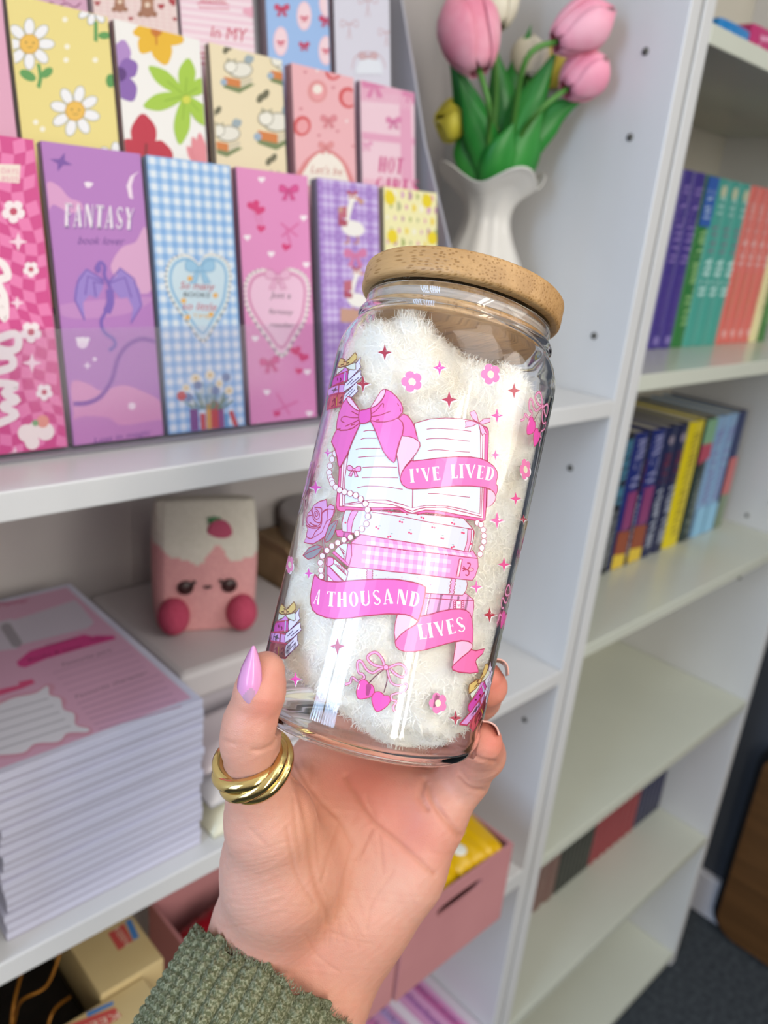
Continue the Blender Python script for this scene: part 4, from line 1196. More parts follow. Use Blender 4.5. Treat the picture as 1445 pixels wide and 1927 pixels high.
def art_a(e_, P, z):
    a = plane_art((.285, .44, z + .0022), (1, 0, 0), (0, 1, 0), base=1e-4, step=8e-5, rough=.4)
    L = [(.008, .012, '#5f86c4', .006), (.008, .022, '#e9e2e6', .008), (.008, .034, '#d8728c', .005), (.008, .046, '#f0d8de', .008)]
    for x, y, c, w in L: a.ustroke([(x, y), (.095, y + .012)], w, c)
    a.ustroke([(.006, .004), (.095, .014)], .004, '#6f9a4a')
    a.build('printed_card', e_)
packet('card_packet', [(.281, .432, z1p), (.42, .432, z1p), (.42, .512, z1p), (.281, .512, z1p)], .022, 'cream soft pouch lying at the bottom beside the notepad stack and thumb', '#d9d5bc')
packet('card_packet', [(.283, .440, z1p + .0232), (.42, .440, z1p + .0232), (.42, .512, z1p + .0232), (.283, .512, z1p + .0232)], .020, 'white wrapped card packet with blue, red and green printed edges', '#d6d3d6', art_a)
packet('card_packet', [(.285, .452, z1p + .046), (.42, .448, z1p + .046), (.42, .512, z1p + .046), (.285, .512, z1p + .046)], .018, 'pale pinkish clear packet lying uppermost behind the thumb nail', '#d2c6cb', None, .25)

# ------------------------------------------------------------------ low shelf: pink boxes with sweets, cream boxes, black basket
s3 = z_(-.765) + .0003
rose = noisy('rose_card', '#c08284', '#c98b8c', 8, rough=.75)
rose_in = mat('#7a4a50', rough=.8)
def storage_box(label, x0, x1, y0, y1, hole=None, h=.1115):
    b = empty('storage_box', ((x0 + x1) / 2, (y0 + y1) / 2, s3), label, 'storage box')
    t = .0035; z1 = s3 + h
    bm = bmesh.new()
    if hole:
        hx0, hx1, hz0, hz1 = hole; n = 9
        # front wall with a slot cut through
        cx_, cz_, rx, rz = (hx0 + hx1) / 2, (hz0 + hz1) / 2, (hx1 - hx0) / 2, (hz1 - hz0) / 2
        ring = []
        for k in range(32):
            a = 2 * PI * k / 32; q = (abs(math.cos(a)) ** 6 + abs(math.sin(a)) ** 6) ** (-1 / 6)
            ring.append((cx_ + rx * max(-1, min(1, math.cos(a) * (abs(math.cos(a)) ** 3 + abs(math.sin(a)) ** 3) ** (-1 / 3))), cz_ + rz * math.sin(a) * (abs(math.cos(a)) ** 3 + abs(math.sin(a)) ** 3) ** (-1 / 3)))
        outer = []
        for k in range(32):
            a = 2 * PI * k / 32; m_ = max(abs(math.cos(a)), abs(math.sin(a)))
            X = math.cos(a) / m_; Z = math.sin(a) / m_
            outer.append((cx_ + X * ((x1 - cx_) if X > 0 else (cx_ - x0)), cz_ + Z * ((z1 - cz_) if Z > 0 else (cz_ - s3))))
        R0 = [[bm.verts.new((x, y, z)) for x, z in L] for L, y in ((outer, y0), (ring, y0), (ring, y0 + t), (outer, y0 + t))]
        for A_, B_ in zip(R0, R0[1:] + R0[:1]):
            for k in range(32): bm.faces.new((A_[k], A_[(k + 1) % 32], B_[(k + 1) % 32], B_[k]))
    else: box(bm, x0, x1, y0, y0 + t, s3, z1)
    bmesh.ops.recalc_face_normals(bm, faces=bm.faces)
    bm_obj('front', bm, rose, b)
    boxo('side', (x0, x0 + t, y0 + t, y1, s3, z1), rose, b); boxo('side', (x1 - t, x1, y0 + t, y1, s3, z1), rose, b)
    boxo('back', (x0 + t, x1 - t, y1 - t, y1, s3, z1), rose, b); boxo('bottom', (x0 + t, x1 - t, y0 + t, y1 - t, s3, s3 + .003), rose, b)
    return b
storage_box('pink open storage box with slot handle holding yellow sweet bags', .4795, .6525, .39, .56, (.528, .602, z_(-.6845), z_(-.6700)))
storage_box('pink open storage box holding red packets, behind the wrist', .2945, .4765, .393, .565)
def pillow(label, c, ax, bx_, w, l, h, col, spots=(), group=None, name='sweet_bag'):
    c = Vector(c); ax = Vector(ax).normalized(); bx_ = (Vector(bx_) - ax * ax.dot(Vector(bx_))).normalized(); up = ax.cross(bx_)
    e_ = empty(name, c, label, 'sweet bag', group)
    bm = bmesh.new(); n = 18; G = []
    for s_ in (1, -1):
        g = [[None] * (n + 1) for _ in range(n + 1)]
        for i in range(n + 1):
            for j in range(n + 1):
                a, b = i / n * 2 - 1, j / n * 2 - 1
                hh = h / 2 * max(0, (1 - a ** 4)) ** .6 * max(0, (1 - b ** 6)) ** .6 + .0008 * math.sin(a * 14 + b * 5) * (1 - a * a)
                if abs(a) == 1 or abs(b) == 1: hh = 0 if s_ < 0 else 0
                g[i][j] = bm.verts.new(c + ax * (a * w / 2) + bx_ * (b * l / 2 * (1 + .02 * math.sin(a * 20))) + up * hh * s_)
        for i in range(n):
            for j in range(n):
                q = (g[i][j], g[i + 1][j], g[i + 1][j + 1], g[i][j + 1]); bm.faces.new(q if s_ > 0 else tuple(reversed(q)))
    bmesh.ops.remove_doubles(bm, verts=bm.verts, dist=1e-6)
    bmesh.ops.recalc_face_normals(bm, faces=bm.faces)
    bm_obj('wrapper', bm, mat(col, rough=.28), e_, smooth=True)
    for a, b, r, cc in spots:
        bm = bmesh.new(); bmesh.ops.create_uvsphere(bm, u_segments=14, v_segments=8, radius=1)
        hh = h / 2 * max(0, (1 - a ** 4)) ** .6 * max(0, (1 - b ** 6)) ** .6
        for v in bm.verts:
            q = v.co.copy(); v.co = c + ax * (a * w / 2 + q.x * r) + bx_ * (b * l / 2 + q.y * r) + up * (hh + q.z * .0012)
        bm_obj('printed_spot', bm, mat(cc, rough=.4), e_, smooth=True)
    return e_
Y, W_ = '#d9a900', '#e9e6d8'
pillow('yellow sweet bag with two white spots at the box corner', (.610, .445, s3 + .112), (1, -.1, .02), (.1, 1, .10), .072, .104, .026, Y, [(-.1, -.15, .0085, W_), (-.55, -.58, .0085, W_)], 'sweet bags in the pink box')
pillow('yellow sweet bag with a violet spot, beside the palm edge', (.560, .428, s3 + .104), (1, .15, -.08), (.0, 1, .25), .068, .062, .024, '#e0b200', [(-.62, -.3, .006, '#4a2a6a'), (.3, .2, .008, '#e9c53a')], 'sweet bags in the pink box')
pillow('yellow sweet bag lying flat behind the wrist', (.512, .440, s3 + .085), (1, .1, -.05), (.0, 1, .15), .060, .085, .024, '#c99800', [(.2, -.2, .007, '#f0d050')], 'sweet bags in the pink box')
pillow('dark packet tucked at the back of the pink box', (.59, .520, s3 + .096), (1, .05, 0), (0, 1, .3), .075, .05, .02, '#3a3440', [], 'sweet bags in the pink box')
pillow('deep red packet in the box behind the wrist, beside its left wall', (.340, .475, s3 + .088), (1, .1, .1), (0, 1, .1), .075, .12, .028, '#a01024', [(.55, .3, .006, '#d8a23a')], 'red packets in the pink box')
pillow('deep red packet in the box behind the wrist, further along', (.405, .475, s3 + .084), (1, -.1, -.05), (0, 1, .1), .07, .12, .028, '#8f0f20', [(0, -.5, .007, '#d8b070')], 'red packets in the pink box')
cream_m = noisy('cream_carton', '#cfb682', '#dac592', 10, rough=.5)
def carton(label, o, ax, ay, az, prints):
    b = empty('sweet_carton', tuple(np.array(o) + np.array(ax) / 2 + np.array(ay) / 2), label, 'carton', 'cream cartons on the low shelf')
    obox('carton_body', o, ax, ay, az, cream_m, b, bev=.0012)
    eu = np.array(ax) / np.linalg.norm(ax); ev = np.array(ay) / np.linalg.norm(ay)
    a = plane_art(np.array(o) + np.array(az), eu, ev, base=1e-4, step=1e-4); a.W, a.H = np.linalg.norm(ax), np.linalg.norm(ay)
    prints(a); a.build('printed_top', b)
    # red end label
    f = plane_art(np.array(o), eu, np.array(az) / np.linalg.norm(az), base=1.2e-4)
    return b, f
def pr1(a):
    a.poly([(203, 1757), (233, 1738), (250, 1771), (223, 1789)], '#cc5450'); a.poly([(236, 1735), (246, 1729), (262, 1764), (251, 1770)], '#4f86c8')
    a.text('KEEN', [(214, 1750), (236, 1781)], 12, '#ecd0b8')
def pr2(a):
    a.poly([(120, 1932), (216, 1896), (229, 1912), (199, 1932)], '#cc5450'); a.poly([(163, 1906), (213, 1884), (214, 1891), (164, 1915)], '#4f86c8')
    a.text('KEEN', [(222, 1904), (140, 1937)], 13, '#ecd0b8')
zc = s3
b1, f1 = carton('cream carton with red and blue label, standing behind another carton', (.1965, .458, zc), (.0555, 0, 0), (0, .20, 0), (0, 0, .165), pr1)
f1.upoly([(.045, .100), (.0554, .100), (.0554, .132), (.045, .132)], '#c81f22'); f1.build('end_label', b1)
b2, f2 = carton('cream carton with red and blue label, nearest the cuff', (.120, .394, zc), (.1125, 0, 0), (0, .0625, 0), (0, 0, .160), pr2)
bk = empty('black_basket', (.155, .52, s3), 'black basket with golden wire bows beside the cream cartons', 'basket')
blk = noisy('black_weave', '#0c0907', '#17110d', 120, rough=.6, bump=.6)
boxo('basket_body', (.113, .194, .458, .66, s3, s3 + .125), blk, bk, bev=.004)
gold_w = mat('#b8792a', rough=.3, metal=.6)
for pts in ([(.117, .462, .150), (.135, .475, .165), (.150, .50, .155), (.172, .505, .150), (.19, .52, .160)],
            [(.130, .470, .128), (.140, .49, .160), (.160, .52, .168), (.175, .56, .150)],
            [(.116, .48, .128), (.125, .54, .170), (.150, .58, .165), (.17, .60, .140)],
            [(.150, .462, .128), (.165, .478, .150), (.185, .49, .142)]):
    bm = bmesh.new(); tube(bm, cat([(x, y, s3 + z) for x, y, z in pts], False, 6), .0013, 8); bm_obj('golden_wire', bm, gold_w, bk)

# printed pad on the lowest visible shelf of the left unit
s4 = z_(-1.0715) + .0003
pp = empty('printed_pad', (.70, .49, s4), 'pink and violet printed pad on the lowest shelf, below the pink box', 'notepad')
boxo('page_block', (.56, .7365, .425, .60, s4, s4 + .012), mat('#d9cdd8', rough=.4), pp, bev=.001)
a = plane_art((.56, .425, s4 + .012), (1, 0, 0), (0, 1, 0), base=1e-4, step=8e-5); a.clip = (0, .1765, 0, .175)
a.upoly([(.012, 0), (.162, 0), (.162, .158), (.012, .158)], '#d79ac6')
for x, c, w in ((.150, '#c05f9a', .012), (.128, '#b978b8', .008), (.105, '#e9dcea', .014), (.085, '#b49ad0', .012), (.06, '#d77fb4', .012), (.035, '#a987c4', .010)):
    a.ustroke([(x, .005), (x - .004, .15)], w, c)
    if c != '#e9dcea': scribble(a, x - .004, x + .004, .01, .14, '#8a5a90', int(x * 1000), .0018)
a.build('printed_sheet', pp)

# ------------------------------------------------------------------ vase and tulips
VX, VY = .668, .560
zv = z_(-.154) + .0003
vs = empty('vase', (VX, VY, zv), 'white fluted ceramic vase with wavy rim beside the bookmark stand', 'vase')
ceramic = mat('#e4e0d8', rough=.22)
def vwob(r, h, t):
    k = h / .2
    fl = .03 * math.sin(10 * t) * (.3 + .7 * k)
    rim = max(0, (k - .78) / .22)
    return r * (1 + fl * (1 - rim) + .10 * rim * math.sin(4 * t + 3.0)), h + .008 * rim * math.sin(4 * t + 3.0)
prof = [(.024, 0), (.026, .004), (.040, .02), (.0525, .045), (.055, .07), (.050, .095), (.040, .118), (.030, .138), (.0245, .153), (.0235, .165), (.028, .178), (.038, .189), (.0485, .197), (.0520, .1995),
        (.0508, .2005), (.0465, .1955), (.036, .187), (.025, .177), (.0215, .165), (.0225, .153), (.028, .137), (.037, .118), (.046, .095), (.050, .07), (.03, .012)]
bm = bmesh.new(); lathe(bm, cat(prof, False, 3), (VX, VY, zv), (0, 0, 1), seg=96, cap0=True, cap1=True, wob=vwob)
bm_obj('vase_body', bm, ceramic, vs, smooth=True)
leaf_m = noisy('tulip_leaf', '#1f7a2c', '#38963c', 25, rough=.35, stretch=(1, 1, .2))
stem_m = mat('#4f8a34', rough=.5)
mouth = Vector((VX, VY, zv + .185))
def leafblade(bm, pts, w, side, fold=.25):
    """blade along 3-D points"""
    P = [Vector(p) for p in cat(pts, False, 7)]; n = len(P); rows = []
    for i, p in enumerate(P):
        t = (P[min(i + 1, n - 1)] - P[max(i - 1, 0)]).normalized()
        s_ = (Vector(side) - t * t.dot(Vector(side))).normalized(); nn = t.cross(s_)
        k = i / (n - 1); ww = w * (math.sin(PI * min(1, k * .82 + .14)) ** .8) * (1 if k < .6 else max(0, (1 - (k - .6) / .4)) ** .75 + .0)
        rows.append([bm.verts.new(p + s_ * ww * q + nn * (abs(q) * ww * fold)) for q in (-1, -.5, 0, .5, 1)])
    for a_, b_ in zip(rows, rows[1:]):
        for k in range(4):
            f = bm.faces.new((a_[k], a_[k + 1], b_[k + 1], b_[k])); f.smooth = True
def tulip(px, py, dist, aim, L, wid, cols, label, leaves=(), closed=True):
    r = ray(px, py); r = r / np.linalg.norm(r)
    c = Vector(EYE + r * dist)
    up = Vector(RW @ np.array([aim[0], aim[1], aim[2]])).normalized()     # axis of the flower: right, down, away
    base = c - up * L * .5
    t = empty('tulip', mouth, label, 'tulip', 'tulips in the white vase')
    bm = bmesh.new()
    pa = mouth + Vector((random.uniform(-.012, .012), random.uniform(-.012, .012), -.05))
    tube(bm, cat([pa, mouth + (base - mouth) * .33 + Vector((0, 0, .012)), base - up * .03, base + up * .004], False, 6), .0026, 10)
    bm_obj('stem', bm, stem_m, t)
    a_ = up.orthogonal().normalized(); b_ = up.cross(a_)
    pm = noisy('petal_' + cols[0].strip('#'), cols[0], cols[1], 30, rough=.55, stretch=(1, 1, 1))
    for k in range(6):
        bm = bmesh.new(); ang = k * PI / 3 + .3; inner = k % 2
        nu, nv = 8, 12; g = []
        for i in range(nv + 1):
            v = i / nv; row = []
            rr_ = wid / 2 * (math.sin(PI * min(1, (v * .80 + .07))) ** .62) * (1 - .10 * inner) * (1.0 if v < .55 else 1 - .78 * ((v - .55) / .45) ** 2.2)
            span = 1.32 * (math.sin(PI * (v * .93 + .07)) ** .55) * (1 - .5 * max(0, v - .7) / .3 * .8)
            for j in range(nu + 1):
                u = j / nu * 2 - 1; a = ang + u * span * .62
                q = rr_ * (1 + .04 * (1 - u * u))
                row.append(bm.verts.new(base + up * (L * (v - .06 * u * u * v)) + (a_ * math.cos(a) + b_ * math.sin(a)) * q))
            g.append(row)
        for i in range(nv):
            for j in range(nu):
                f = bm.faces.new((g[i][j], g[i][j + 1], g[i + 1][j + 1], g[i + 1][j])); f.smooth = True
        o = bm_obj('petal', bm, pm, t)
        md = o.modifiers.new('thick', 'SOLIDIFY'); md.thickness = .0009
    for pts, w, side in leaves:
        bm = bmesh.new(); W3 = []
        for x, y, d in pts:
            rr2 = ray(x, y); W3.append(EYE + rr2 / np.linalg.norm(rr2) * d)
        leafblade(bm, W3, w, RW @ np.array(side))
        o = bm_obj('leaf', bm, leaf_m, t); md = o.modifiers.new('thick', 'SOLIDIFY'); md.thickness = .0008
DV = .868
tulip(880, 56, .835, (-.30, -1, -.08), .076, .056, ('#e98aa2', '#f6b4c4'), 'large rose pink tulip above the bookmark stand side',
      [([(928, 378, .868), (908, 285, .862), (875, 185, .858), (843, 92, .86)], .016, (1, .3, 0)),
       ([(938, 376, .866), (925, 310, .86), (893, 220, .85), (862, 140, .845)], .016, (1, .2, .3))])
tulip(1100, 50, .865, (.85, -.52, .1), .066, .047, ('#f29cb4', '#f8b6c8'), 'pink tulip leaning furthest towards the pillar, highest of the two there',
      [([(940, 376, .866), (968, 265, .862), (1010, 170, .866), (1050, 90, .87)], .015, (1, .4, 0))])
tulip(1102, 140, .872, (.72, -.6, .1), .052, .045, ('#f096b0', '#f7aec2'), 'smaller pink tulip hanging below the other one near the pillar',
      [([(950, 376, .87), (985, 280, .870), (1040, 215, .875), (1105, 182, .878)], .017, (1, .6, 0))])
tulip(932, 2, .905, (0, -1, .1), .056, .044, ('#e6dfc4', '#efe9d4'), 'cream white tulip behind the large pink one',
      [([(936, 376, .872), (950, 250, .880), (942, 160, .885), (928, 80, .895)], .015, (1, 0, 0))])
tulip(996, 108, .915, (.1, -1, .1), .048, .038, ('#e0d8be', '#eae2cc'), 'cream white tulip half hidden among the leaves',
      [([(942, 376, .872), (950, 260, .885), (970, 150, .9), (1000, 45, .905)], .016, (1, .2, 0))])
tulip(848, 228, .872, (-1, -.1, -.15), .034, .040, ('#d9cc3e', '#e6dc5a'), 'lemon yellow tulip drooping beside the bookmark stand',
      [([(922, 376, .868), (897, 310, .864), (882, 265, .868), (878, 215, .872)], .018, (1, 0, 0))])
tulip(1046, 125, .93, (.6, -.8, .1), .046, .036, ('#d8c23c', '#e2cf5e'), 'mustard yellow tulip behind the pink pair',
      [([(950, 376, .868), (975, 318, .862), (996, 262, .862), (1022, 205, .865)], .019, (1, 0, .2)), ([(925, 376, .862), (935, 330, .855), (950, 275, .852), (968, 230, .855)], .017, (1, 0, .2))])

# ------------------------------------------------------------------ glass can with bamboo lid
JB = EYE + RW @ np.array([-.00718, .0748, .2675])
JA = RW @ np.array([.230, -1.0, .060]); JA /= np.linalg.norm(JA)
vdir = (JB + JA * .07) - EYE; vdir /= np.linalg.norm(vdir)
JX = np.cross(vdir, JA); JX /= np.linalg.norm(JX)          # to the right seen from the front
if JX @ RW[:, 0] < 0: JX = -JX
JY = np.cross(JA, JX)                                      # away from the viewer
JR = .0375
jar = empty('glass_jar', tuple(JB), 'clear glass can with pink book print and bamboo lid, held upright in the hand', 'jar')
jar.rotation_euler = Matrix(np.column_stack([JX, JY, JA]).tolist()).to_euler()
def jl(x, y, z): return JB + JX * x + JY * y + JA * z
def j_uv(px, py, R=JR):
    d = ray(px, py); d = d / np.linalg.norm(d); o = EYE - JB
    dx, dy, ox, oy = d @ JX, d @ JY, o @ JX, o @ JY
    A = dx * dx + dy * dy; B = 2 * (ox * dx + oy * dy); C = ox * ox + oy * oy - R * R
    D = B * B - 4 * A * C
    t = (-B - math.sqrt(max(0, D))) / (2 * A)
    p = o + d * t
    return (R * math.atan2(p @ JX, -(p @ JY)), float(p @ JA))
def j_p(u, v, h): return jl((JR + h) * math.sin(u / JR), -(JR + h) * math.cos(u / JR), v)

dense = bpy.data.materials.new('thick_glass'); dense.use_nodes = True
_b = dense.node_tree.nodes['Principled BSDF']; _b.inputs['Transmission Weight'].default_value = 1; _b.inputs['Roughness'].default_value = 0.0
_b.inputs['IOR'].default_value = 1.45; _b.inputs['Base Color'].default_value = (1, 1, 1, 1)
outer = [(.0001, .0012), (.020, .0012), (.029, .0008), (.0325, .0012), (.0352, .0032), (.0369, .0066), (.0375, .0115), (.0375, .04), (.0375, .08), (.0375, .118), (.0375, .1235), (.0371, .1280), (.0359, .1318), (.0342, .1346), (.0329, .1362),
         (.0327, .1372), (.0334, .1380), (.0336, .1388), (.0332, .1397), (.0322, .1404), (.0319, .1412), (.0318, .1440), (.0318, .1462)]
inner = [(.0312, .1462), (.0298, .1440), (.0298, .1400), (.0308, .1372), (.0318, .1352), (.0334, .1322), (.0348, .1285), (.0354, .1235), (.0354, .08), (.0354, .0100), (.0350, .0066), (.0332, .0042), (.029, .0032), (.020, .0030), (.0001, .0030)]
bm = bmesh.new()
def loc_lathe(bm, prof, seg=128, **k):
    lathe(bm, prof, tuple(JB), tuple(JA), seg=seg, **k)
loc_lathe(bm, cat(outer[:12], False, 2)[:-1] + [np.array(p) for p in outer[11:]] + [np.array(p) for p in inner])
bmesh.ops.remove_doubles(bm, verts=bm.verts, dist=1e-7)
bmesh.ops.recalc_face_normals(bm, faces=bm.faces)
bm_obj('glass_body', bm, dense, jar, smooth=True)

# bamboo: fibres run through the lid towards the front right, pores show where they end on the rim
bam = bpy.data.materials.new('bamboo'); bam.use_nodes = True
nt = bam.node_tree; b = nt.nodes['Principled BSDF']
tc = nt.nodes.new('ShaderNodeTexCoord'); mp = nt.nodes.new('ShaderNodeMapping'); mp.vector_type = 'TEXTURE'
mp.inputs['Rotation'].default_value = (0, 0, math.radians(-48)); mp.inputs['Scale'].default_value = (9, 1, 1)
nt.links.new(tc.outputs['Object'], mp.inputs[0])
vo = nt.nodes.new('ShaderNodeTexVoronoi'); vo.inputs['Scale'].default_value = 1050; vo.inputs['Randomness'].default_value = .75
nt.links.new(mp.outputs[0], vo.inputs['Vector'])
r1 = nt.nodes.new('ShaderNodeValToRGB'); r1.color_ramp.elements[0].position = .20; r1.color_ramp.elements[1].position = .42
r1.color_ramp.elements[0].color = hexc('#a47840'); r1.color_ramp.elements[1].color = hexc('#c99d66')
nt.links.new(vo.outputs['Distance'], r1.inputs[0])
ns = nt.nodes.new('ShaderNodeTexNoise'); ns.inputs['Scale'].default_value = 160; ns.inputs['Detail'].default_value = 5
nt.links.new(mp.outputs[0], ns.inputs['Vector'])
r2 = nt.nodes.new('ShaderNodeValToRGB'); r2.color_ramp.elements[0].position = .3; r2.color_ramp.elements[1].position = .7
r2.color_ramp.elements[0].color = (.72, .68, .62, 1); r2.color_ramp.elements[1].color = (1.0, 1.0, 1.0, 1)
nt.links.new(ns.outputs['Fac'], r2.inputs[0])
mm = nt.nodes.new('ShaderNodeMix'); mm.data_type = 'RGBA'; mm.blend_type = 'MULTIPLY'; mm.inputs[0].default_value = 1
nt.links.new(r1.outputs[0], mm.inputs[6]); nt.links.new(r2.outputs[0], mm.inputs[7]); nt.links.new(mm.outputs[2], b.inputs['Base Color'])
b.inputs['Roughness'].default_value = .5
bp = nt.nodes.new('ShaderNodeBump'); bp.inputs['Strength'].default_value = .5; bp.inputs['Distance'].default_value = .0003
nt.links.new(vo.outputs['Distance'], bp.inputs['Height']); nt.links.new(bp.outputs[0], b.inputs['Normal'])
bm = bmesh.new()
lid = [(.0001, .1468), (.0332, .1468), (.0339, .1471), (.0343, .1478), (.0344, .1486), (.0344, .1540), (.0342, .1549), (.0337, .1554), (.0330, .1556), (.0001, .1556)]
loc_lathe(bm, lid); bmesh.ops.remove_doubles(bm, verts=bm.verts, dist=1e-7); bmesh.ops.recalc_face_normals(bm, faces=bm.faces)
lo_ = bm_obj('bamboo_lid', bm, bam, jar, smooth=True)
bm = bmesh.new(); loc_lathe(bm, [(.0001, .1378), (.0270, .1378), (.0280, .1384), (.0284, .1392), (.0284, .14675), (.0001, .14675)]); bmesh.ops.remove_doubles(bm, verts=bm.verts, dist=1e-7); bmesh.ops.recalc_face_normals(bm, faces=bm.faces)
bm_obj('lid_plug', bm, bam, lo_, smooth=True)
bm = bmesh.new()
loc_lathe(bm, [(.0286, .1405), (.0296, .1408), (.0296, .1416), (.0288, .1420), (.0296, .1426), (.0296, .1434), (.0288, .1438), (.0286, .1442)])
bm_obj('silicone_seal', bm, mat('#d8cfc6', rough=.25, alpha=.55), lo_, smooth=True)

# ------------------------------------------------------------------ print on the glass
RED, DK, LT, PK, PW2 = '#b8405e', '#e96dbb', '#ecc2e0', '#f0a2cc', '#dde3ef'
L1 = 1.5
def newart(): 
    a = Art(j_uv, j_p, step=1.2e-5, base=2.0e-5, bend=.003, rough=.22, thick=2.4e-4); return a
A, Bc, Cc, Dc, Ec, Fc = crop(600, 700, 7.225), crop(760, 740, 7.225), crop(560, 900, 7.225), crop(740, 900, 7.225), crop(560, 1040, 7.225), crop(730, 1080, 7.225)
art = newart()
def S(pts, w=L1, c=RED, smooth=True): art.stroke(pts, w, c, smooth=smooth and len(pts) > 2)
# book pile, lowest first
art.poly(Fc([(480, 330), (500, 255), (1010, 290), (1050, 258), (1165, 355), (1168, 450), (1140, 640), (1000, 600), (600, 620), (430, 640)]), '#f0a6d2', line=RED, lw=L1)
S(Fc([(490, 325), (800, 345), (1165, 362)]), smooth=False)
for x in (905, 1015): 
    for q in range(4): art.disc(Fc([(x, 380 + q * 26)])[0], 2.0, '#f0a6d2', line=RED, lw=1.1)
art.poly(Fc([(925, 365), (990, 370), (988, 470), (925, 470)]), '#f6dce8', line=RED, lw=1.1); art.heart(Fc([(960, 425)])[0], 3, '#e59ab8')
art.poly([(657, 1066), (759, 1077), (781, 1080), (823, 1085), (877, 1090), (879, 1100), (876, 1112), (870, 1120), (799, 1116), (740, 1112), (640, 1100)], '#d8d5e0', line=RED, lw=L1)
r_ = random.Random(5)
lay = art.top = art.top + 1
for _ in range(46):
    x = r_.uniform(665, 870); y = 1070 + (x - 660) * .10 + r_.uniform(4, 22); art.disc((x, y), r_.uniform(.8, 1.6), r_.choice(['#d7a6bc', '#c9ccd2', '#e4b2c4']), lay, n=5)
def wavy(x, y0, y1, sk):
    P = []
    for k in range(9): P.append((x + sk * k / 8 + (1.1 if k % 2 else -1.1), y0 + (y1 - y0) * k / 8))
    return P
for x, y0, y1, sk in ((691, 1072, 1090, -1), (701, 1073, 1090, -1), (849, 1088, 1117, -4), (857, 1089, 1118, -4)): S(wavy(x, y0, y1, sk), 1.4)
art.poly([(692, 1073), (700, 1074), (699, 1089), (691, 1089)], '#eaa2d0'); art.poly([(850, 1090), (856, 1090), (852, 1117), (847, 1116)], '#eaa2d0')
# page side of third book and its cover
art.poly(Ec([(400, 185), (430, 185), (620, 395), (400, 395)]), '#e59ad6', line=RED, lw=L1)
art.poly(Ec([(410, 300), (500, 395), (415, 395)]), '#e4dcf4', line=RED, lw=1.2)
art.poly(Ec([(440, 190), (490, 150), (495, 90), (480, 60), (500, 80), (690, 255), (680, 310), (655, 390), (640, 395)]), PW2, line=RED, lw=L1)
for q in range(5): S(Ec([(500 + q * 30, 150 + q * 8), (610 + q * 14, 260 + q * 14)]), 1.2, smooth=False)
S(Ec([(450, 200), (640, 395)]), 1.4, smooth=False)
art.poly(Ec([(395, 75), (470, 65), (495, 100), (485, 160), (400, 185)]), '#e9a6dc', smooth=True, line=RED, lw=L1)
# second book (pink gingham)
b2 = [(662, 1020), (680, 1006), (740, 1016), (798, 1025), (837, 1031), (884, 1039), (888, 1035), (898, 1050), (899, 1066), (894, 1083), (888, 1092), (823, 1085), (781, 1080), (740, 1076), (698, 1071), (657, 1067), (661, 1045)]
art.poly(b2, '#f093c8', line=RED, lw=L1)
def ging(i, j):
    return '#f5cfe6' if (i % 2 and j % 2) else ('#f2b1d8' if (i % 2 or j % 2) else None)
art.quadgrid([(684, 1027), (850, 1045), (845, 1086), (679, 1067)], 21, 5, ging)
art.quadgrid([(690, 1010), (884, 1040), (888, 1048), (690, 1025)], 24, 2, ging)
S([(662, 1023), (759, 1035), (823, 1042), (898, 1051)]); S(b2 + [b2[0]], smooth=False)
art.poly(Dc([(895, 1095), (935, 1098), (890, 1340), (850, 1335)]), '#f3a3bd', line=RED, lw=1.3)
art.poly(Dc([(908, 1110), (922, 1112), (882, 1325), (868, 1322)]), '#f7dde6')
for pts in ([(935, 1220), (990, 1240), (1060, 1260)], [(1000, 1150), (1040, 1160), (1035, 1200), (1010, 1225)], [(975, 1310), (1005, 1320), (1025, 1290), (1015, 1245)], [(940, 1260), (985, 1225)], [(950, 1195), (980, 1250)]): S(Dc(pts), 2.2)
art.disc(Dc([(1050, 1240)])[0], 5, '#f0a0b8', ry=3.4, line=RED, lw=1.2)
# page side and cover of the second book
art.poly(Cc([(515, 705), (610, 700), (735, 745), (745, 800), (690, 860), (660, 850), (600, 800), (540, 790)]), '#e573b4', line=RED, lw=L1)
art.poly(Cc([(560, 920), (625, 885), (690, 890), (700, 960), (665, 1115), (640, 1110), (500, 1000)]), PW2, line=RED, lw=L1)
for q in range(4): S(Cc([(560 + q * 22, 930 - q * 4 + q * 34), (650 - q * 4, 1000 + q * 34)]), 1.2, smooth=False)
art.poly(Cc([(500, 985), (655, 1125), (700, 1170), (690, 1200), (480, 1020)]), '#e97fc0', line=RED, lw=1.2)
art.poly(Cc([(690, 890), (730, 900), (738, 1050), (705, 1180), (655, 1125)]), '#e59ddb', line=RED, lw=L1)
